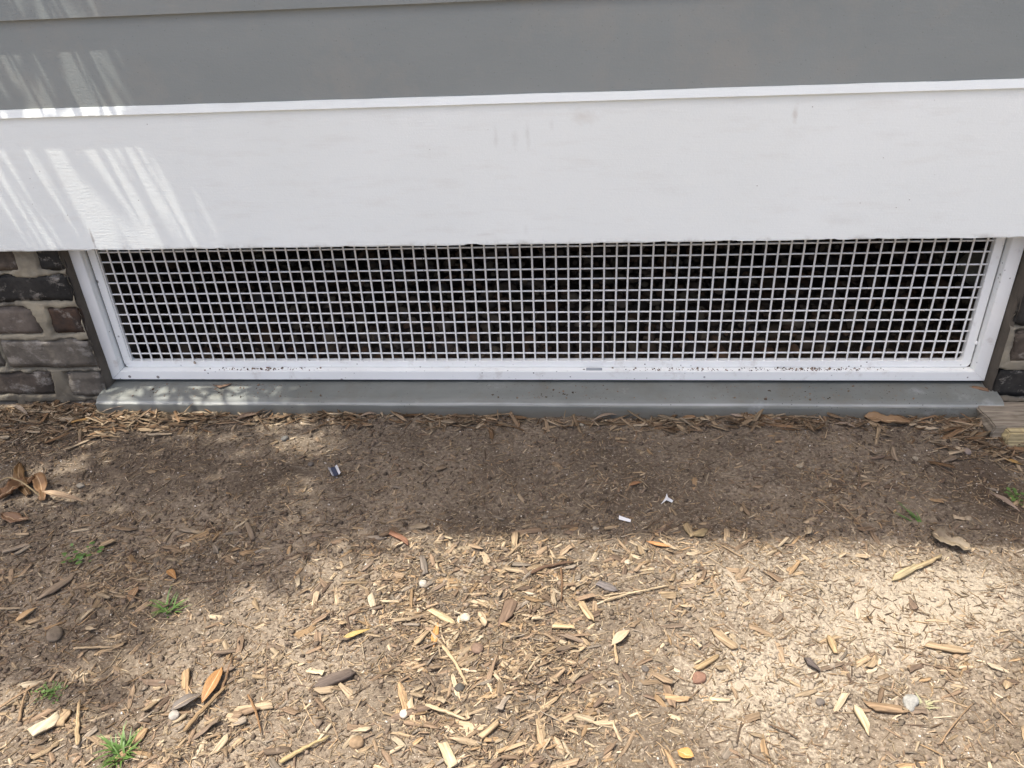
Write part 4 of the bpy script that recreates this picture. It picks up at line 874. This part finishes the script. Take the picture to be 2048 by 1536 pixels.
stick_obj((-.052, -.118), (-.057, -.0965), 4, .02, (.26, .19, .12), 'short dry stalk leaning upright on the sill at centre', -.100, -.060)
stick_obj((.092, -.116), (.100, -.0975), 3, .02, (.34, .26, .17), 'thin pale stalk leaning on the sill right of centre', -.100, -.062)

# ------------------------------------------------------------------ picked-out chips
for j, (p1, p2, w, t, col, label) in enumerate(CHIPS):
    a = Vector((p1[0], p1[1], 0)); b = Vector((p2[0], p2[1], 0)); L = (b-a).length; c = (a+b)/2; w = w/1000; t = min(t/1000, w*.62) if 'chunk' in label else min(t/1000, .0045)
    o = obj('wood_piece' if w > .018 else 'wood_chip', chip_mesh((j*5+3) % 28)); n_ = gn(c.x, c.y, .02); d = (b-a).normalized(); ax = (d-n_*d.dot(n_)).normalized(); ay = n_.cross(ax)
    zc = gh(c.x, c.y)+t*.5+.0035
    o.matrix_world = Matrix(((ax.x, ay.x, n_.x, c.x), (ax.y, ay.y, n_.y, c.y), (ax.z, ay.z, n_.z, zc), (0, 0, 0, 1))) @ Matrix.Diagonal((L/.034, w/.009, t/.0035, 1))
    o.color = tuple(x*.82 for x in col)+(1,); tag(o, label, 'wood chip')
o = obj('wood_chip', chip_mesh(9)); o.matrix_world = Matrix.Translation((.986, -.034, -.0665)) @ Matrix.Rotation(-.45, 4, 'Z') @ Matrix.Diagonal((1.0, 1.3, .8, 1)); o.color = (.22, .14, .09, 1); tag(o, 'brown chip lying on the right end of the concrete sill', 'wood chip')

# ------------------------------------------------------------------ pebbles
for j, (p, r_, col, label) in enumerate(STONES):
    bm = bmesh.new(); bmesh.ops.create_icosphere(bm, subdivisions=3, radius=1); s = j*3.7; lump = .5 if 'lump' in label else .28
    for v in bm.verts:
        k = .8*(1+lump*float(fbm(v.co.x*1.3+s, v.co.y*1.3+v.co.z*.9, 12, 3))*1.3); v.co = Vector((v.co.x*(1.15+.2*math.sin(s)), v.co.y, v.co.z*(.45 if 'flat' in label else .68)))*k*(r_/1000)
    o = bm_obj('pebble', bm, M_STONE, None, True); o.location = (p[0], p[1], gh(*p)+r_/1000*.30); o.rotation_euler = (0, 0, s); o.color = (col[0]*.62, col[1]*.60, col[2]*.55, 1); tag(o, label, 'pebble')

# ------------------------------------------------------------------ weeds and grass
def tuft(p, R0, n, style, label):
    r = random.Random(int(abs(p[0])*1000)); V = []; F = []
    for i in range(n):
        an = r.uniform(0, 2*math.pi); rad = R0*.45*math.sqrt(r.random()); bx, by = p[0]+rad*math.cos(an), p[1]+rad*math.sin(an); z0 = gh(bx, by)-.001
        if style in ('blade', 'sprig', 'pale'):
            L = R0*r.uniform(.3, 1.75)*(1.6 if style == 'sprig' else 1); w = r.uniform(.0007, .0017); d = an+r.gauss(0, 1.0) if style != 'sprig' else 2.4+r.gauss(0, .35); up = r.uniform(.35, 1.1) if style != 'sprig' else r.uniform(.1, .4); N = 5; b0 = len(V)
            for k in range(N+1):
                t = k/N; h = L*math.sin(min(t*up*1.6, 1.5))*.62; rr = L*t*(.45+.35*t); ww = w*(1-t**2)+.0002
                cx, cy = bx+rr*math.cos(d), by+rr*math.sin(d); V += [(cx-ww*math.sin(d), cy+ww*math.cos(d), z0+h), (cx+ww*math.sin(d), cy-ww*math.cos(d), z0+h)]
            for k in range(N): F.append((b0+2*k, b0+2*k+1, b0+2*k+3, b0+2*k+2))
        else:
            k_ = .26 if style == 'weed' else .12; l = R0*k_*r.uniform(.6, 1.3); h = R0*r.uniform(.05, .55 if style == 'weed' else .3); d = r.uniform(0, 6.28); tl = r.uniform(-.2, .5)
            rad2 = R0*1.0*r.random(); cx, cy = p[0]+rad2*math.cos(an), p[1]+rad2*math.sin(an); b0 = len(V); z0 = gh(cx, cy)
            for (u, v) in ((0, 0), (.35, .42), (.75, .36), (1, 0), (.75, -.36), (.35, -.42)):
                V.append((cx+l*(u*math.cos(d)-v*math.sin(d)), cy+l*(u*math.sin(d)+v*math.cos(d)), z0+h+l*u*tl))
            F.append(tuple(range(b0, b0+6)))
            b0 = len(V); V += [(cx, cy, z0+h), (cx+.0008, cy, z0+h), (p[0]+.0008, p[1], z0-.001), (p[0], p[1], z0-.001)]; F.append((b0, b0+1, b0+2, b0+3))
    o = obj('grass_tuft' if style in ('blade', 'pale', 'sprig') else 'weed', mesh_np('tuft', V, F, M_PALEGRASS if style == 'pale' else M_GRASS, True)); tag(o, label, 'grass' if style in ('blade', 'pale', 'sprig') else 'weed')
for T in TUFTS: tuft(*T)

# ------------------------------------------------------------------ litter dropped by people
def sheet(name, pts, faces, mat, label, cat):
    o = obj(name, mesh_np(name, pts, faces, mat)); md = o.modifiers.new('thickness', 'SOLIDIFY'); md.thickness = .0004; tag(o, label, cat); return o
M_FOIL = mat_flat('foil_silver', (.80, .80, .82), .22, .6, .6); M_FOILB = mat_flat('foil_blue', (.05, .06, .10), .3, .6, .4)
c = Vector((-.363, -.323, gh(-.363, -.323)+.004)); ang = .55
def fp(u, v, z): return (c.x+u*math.cos(ang)*.8-v*math.sin(ang)*.8, c.y+u*math.sin(ang)*.8+v*math.cos(ang)*.8, c.z+z*.8)
wr = empty('foil_wrapper', c); tag(wr, 'torn blue and silver foil wrapper on shaded soil left of centre', 'wrapper'); iv = Matrix.Translation(-c)
for nm, mt, u0, u1, z0, z1 in (('silver_edge', M_FOIL, -.0135, -.0085, .008, .003), ('blue_panel', M_FOILB, -.0085, .0035, .003, .0035), ('silver_edge', M_FOIL, .0035, .0090, .0035, .008)):
    pts = [fp(u0, -.018, z0), fp(u1, -.018+.003, z1), fp(u1, .016, z1+.004), fp(u0, .018, z0+.004)]
    o = obj(nm, mesh_np(nm, pts, [(0, 1, 2, 3)], mt), wr); o.matrix_parent_inverse = iv; md = o.modifiers.new('thickness', 'SOLIDIFY'); md.thickness = .0004
M_PLAS = mat_flat('white_plastic', (.52, .53, .54), .4, .4)
z = gh(.21, -.45)+.004
sheet('plastic_sliver', [(.199, -.447, z), (.220, -.456, z+.001), (.221, -.452, z+.004), (.200, -.441, z+.004)], [(0, 1, 2, 3)], M_PLAS, 'white plastic sliver at the shadow edge right of centre', 'plastic scrap')
z = gh(.29, -.39)+.003
sheet('plastic_sliver', [(.279, -.399, z), (.290, -.392, z+.004), (.300, -.394, z), (.303, -.389, z+.001), (.293, -.386, z+.006), (.2915, -.378, z+.009), (.288, -.386, z+.004)], [(0, 1, 4, 6), (1, 2, 3, 4), (4, 5, 6)], M_PLAS, 'forked white plastic scrap on shaded soil right of centre', 'plastic scrap')

# ------------------------------------------------------------------ wood block at the right edge
wb = empty('wood_block', (1.06, -.15, -.1)); tag(wb, 'weathered grey timber block with a yellowed face at the right edge', 'wood block'); iv = Matrix.Translation((-1.06, .15, .1))
def block_part(name, x0, x1, y0, y1, z0, z1, col, rot, uvs):
    bm = bmesh.new(); add_box(bm, x0, x1, y0, y1, z0, z1); bmesh.ops.bevel(bm, geom=bm.edges[:], offset=.003, segments=2, affect='EDGES'); bmesh.ops.subdivide_edges(bm, edges=[e for e in bm.edges if e.calc_length() > .03], cuts=8, use_grid_fill=True)
    for v in bm.verts: v.co.z += .004*float(fbm(v.co.x*8, v.co.y*50, 4, 3)); v.co.x += .012*float(fbm(v.co.y*30, v.co.z*50, 5, 3)); v.co.y += .003*float(fbm(v.co.x*10, v.co.z*60, 6, 3))
    uvl = bm.loops.layers.uv.new('UVMap')
    for f in bm.faces:
        for l in f.loops: l[uvl].uv = (l.vert.co.x*.6, (l.vert.co.y+l.vert.co.z)*.35)
    o = bm_obj(name, bm, M_WOOD, wb); o.matrix_parent_inverse = iv; o.color = tuple(col)+(1,); return o
block_part('weathered_top', .965, 1.30, -.165, -.068, -.15, -.078, (.26, .225, .175), 0, 1)
block_part('yellow_face', .985, 1.30, -.186, -.1645, -.14, -.080, (.42, .35, .20), 0, 1)

# ------------------------------------------------------------------ tree standing off to the left, whose crown throws the dappled shade
tree = empty('tree', (-2.7, -1.0, -.1)); tag(tree, 'leafy tree left of the picture whose crown dapples the wall and soil', 'tree'); iv = Matrix.Translation((2.7, 1.0, .1))
def limb(bm, pts, r0, r1):
    S = 8; rings = []
    for i, p in enumerate(pts):
        t = i/(len(pts)-1); d = (Vector(pts[min(i+1, len(pts)-1)])-Vector(pts[max(i-1, 0)])).normalized(); a = d.orthogonal().normalized(); b = d.cross(a); rr = r0+(r1-r0)*t
        rings.append([bm.verts.new(Vector(p)+a*rr*math.cos(2*math.pi*k/S)+b*rr*math.sin(2*math.pi*k/S)) for k in range(S)])
    for i in range(len(rings)-1):
        for k in range(S): bm.faces.new((rings[i][k], rings[i][(k+1) % S], rings[i+1][(k+1) % S], rings[i+1][k]))
bm = bmesh.new(); limb(bm, [(-2.7, -1.0, -.2), (-2.68, -.98, 1.0), (-2.6, -.95, 2.2), (-2.5, -.9, 3.2), (-2.45, -.85, 4.2)], .13, .06)
CL = []
sl = Vector((SUN.x/-SUN.z, SUN.y/-SUN.z))
for (sx_, sy_, h_, rx_, ry_, dn) in CROWN:
    CL.append((Vector((sx_-sl.x*h_, sy_-sl.y*h_, h_-.1)), rx_, ry_, dn))
for c, rx_, ry_, dn in CL:
    t0 = Vector((-2.6, -.95, min(c.z-.3, 3.4))); mid = t0.lerp(c, .5)+Vector((0, 0, .12)); limb(bm, [t0, mid, c], .03, .008)
o = bm_obj('trunk', bm, M_BARK, tree, True); o.matrix_parent_inverse = iv
LV = []
for k in range(6):
    w = .17+.07*random.random(); b = .1*random.random()
    V = np.array([(0, 0, 0), (.35, w*.5, b), (.7, w*.42, b*.6), (1, 0, -.1), (.7, -w*.42, b*.6), (.35, -w*.5, b)]); LV.append((V, np.array([(0, 1, 2, 3), (0, 3, 4, 5)])))
allp = []
for c, rx_, ry_, dn in CL:
    n = int(dn*1.6); u = rng.normal(0, 1, (n, 3)); u /= np.linalg.norm(u, axis=1)[:, None]; u *= rng.uniform(0, 1, (n, 1))**.40
    pts_ = np.array(c)+u*np.array([rx_, ry_, .28]); hole = fbm(pts_[:, 0]*4.5, pts_[:, 1]*4.5, 58, 3) > (.085 if c.z > 2 else .16)
    allp.append(pts_[~hole])
allp = np.concatenate(allp); n = len(allp); s = rng.uniform(.05, .10, n)
o = scatter('crown', M_TREE, LV, allp, np.stack([s, s, s], -1), euler_mats(n, .55), np.zeros((n, 3)), None, True); o.parent = tree; o.matrix_parent_inverse = iv; o['kind'] = 'stuff'
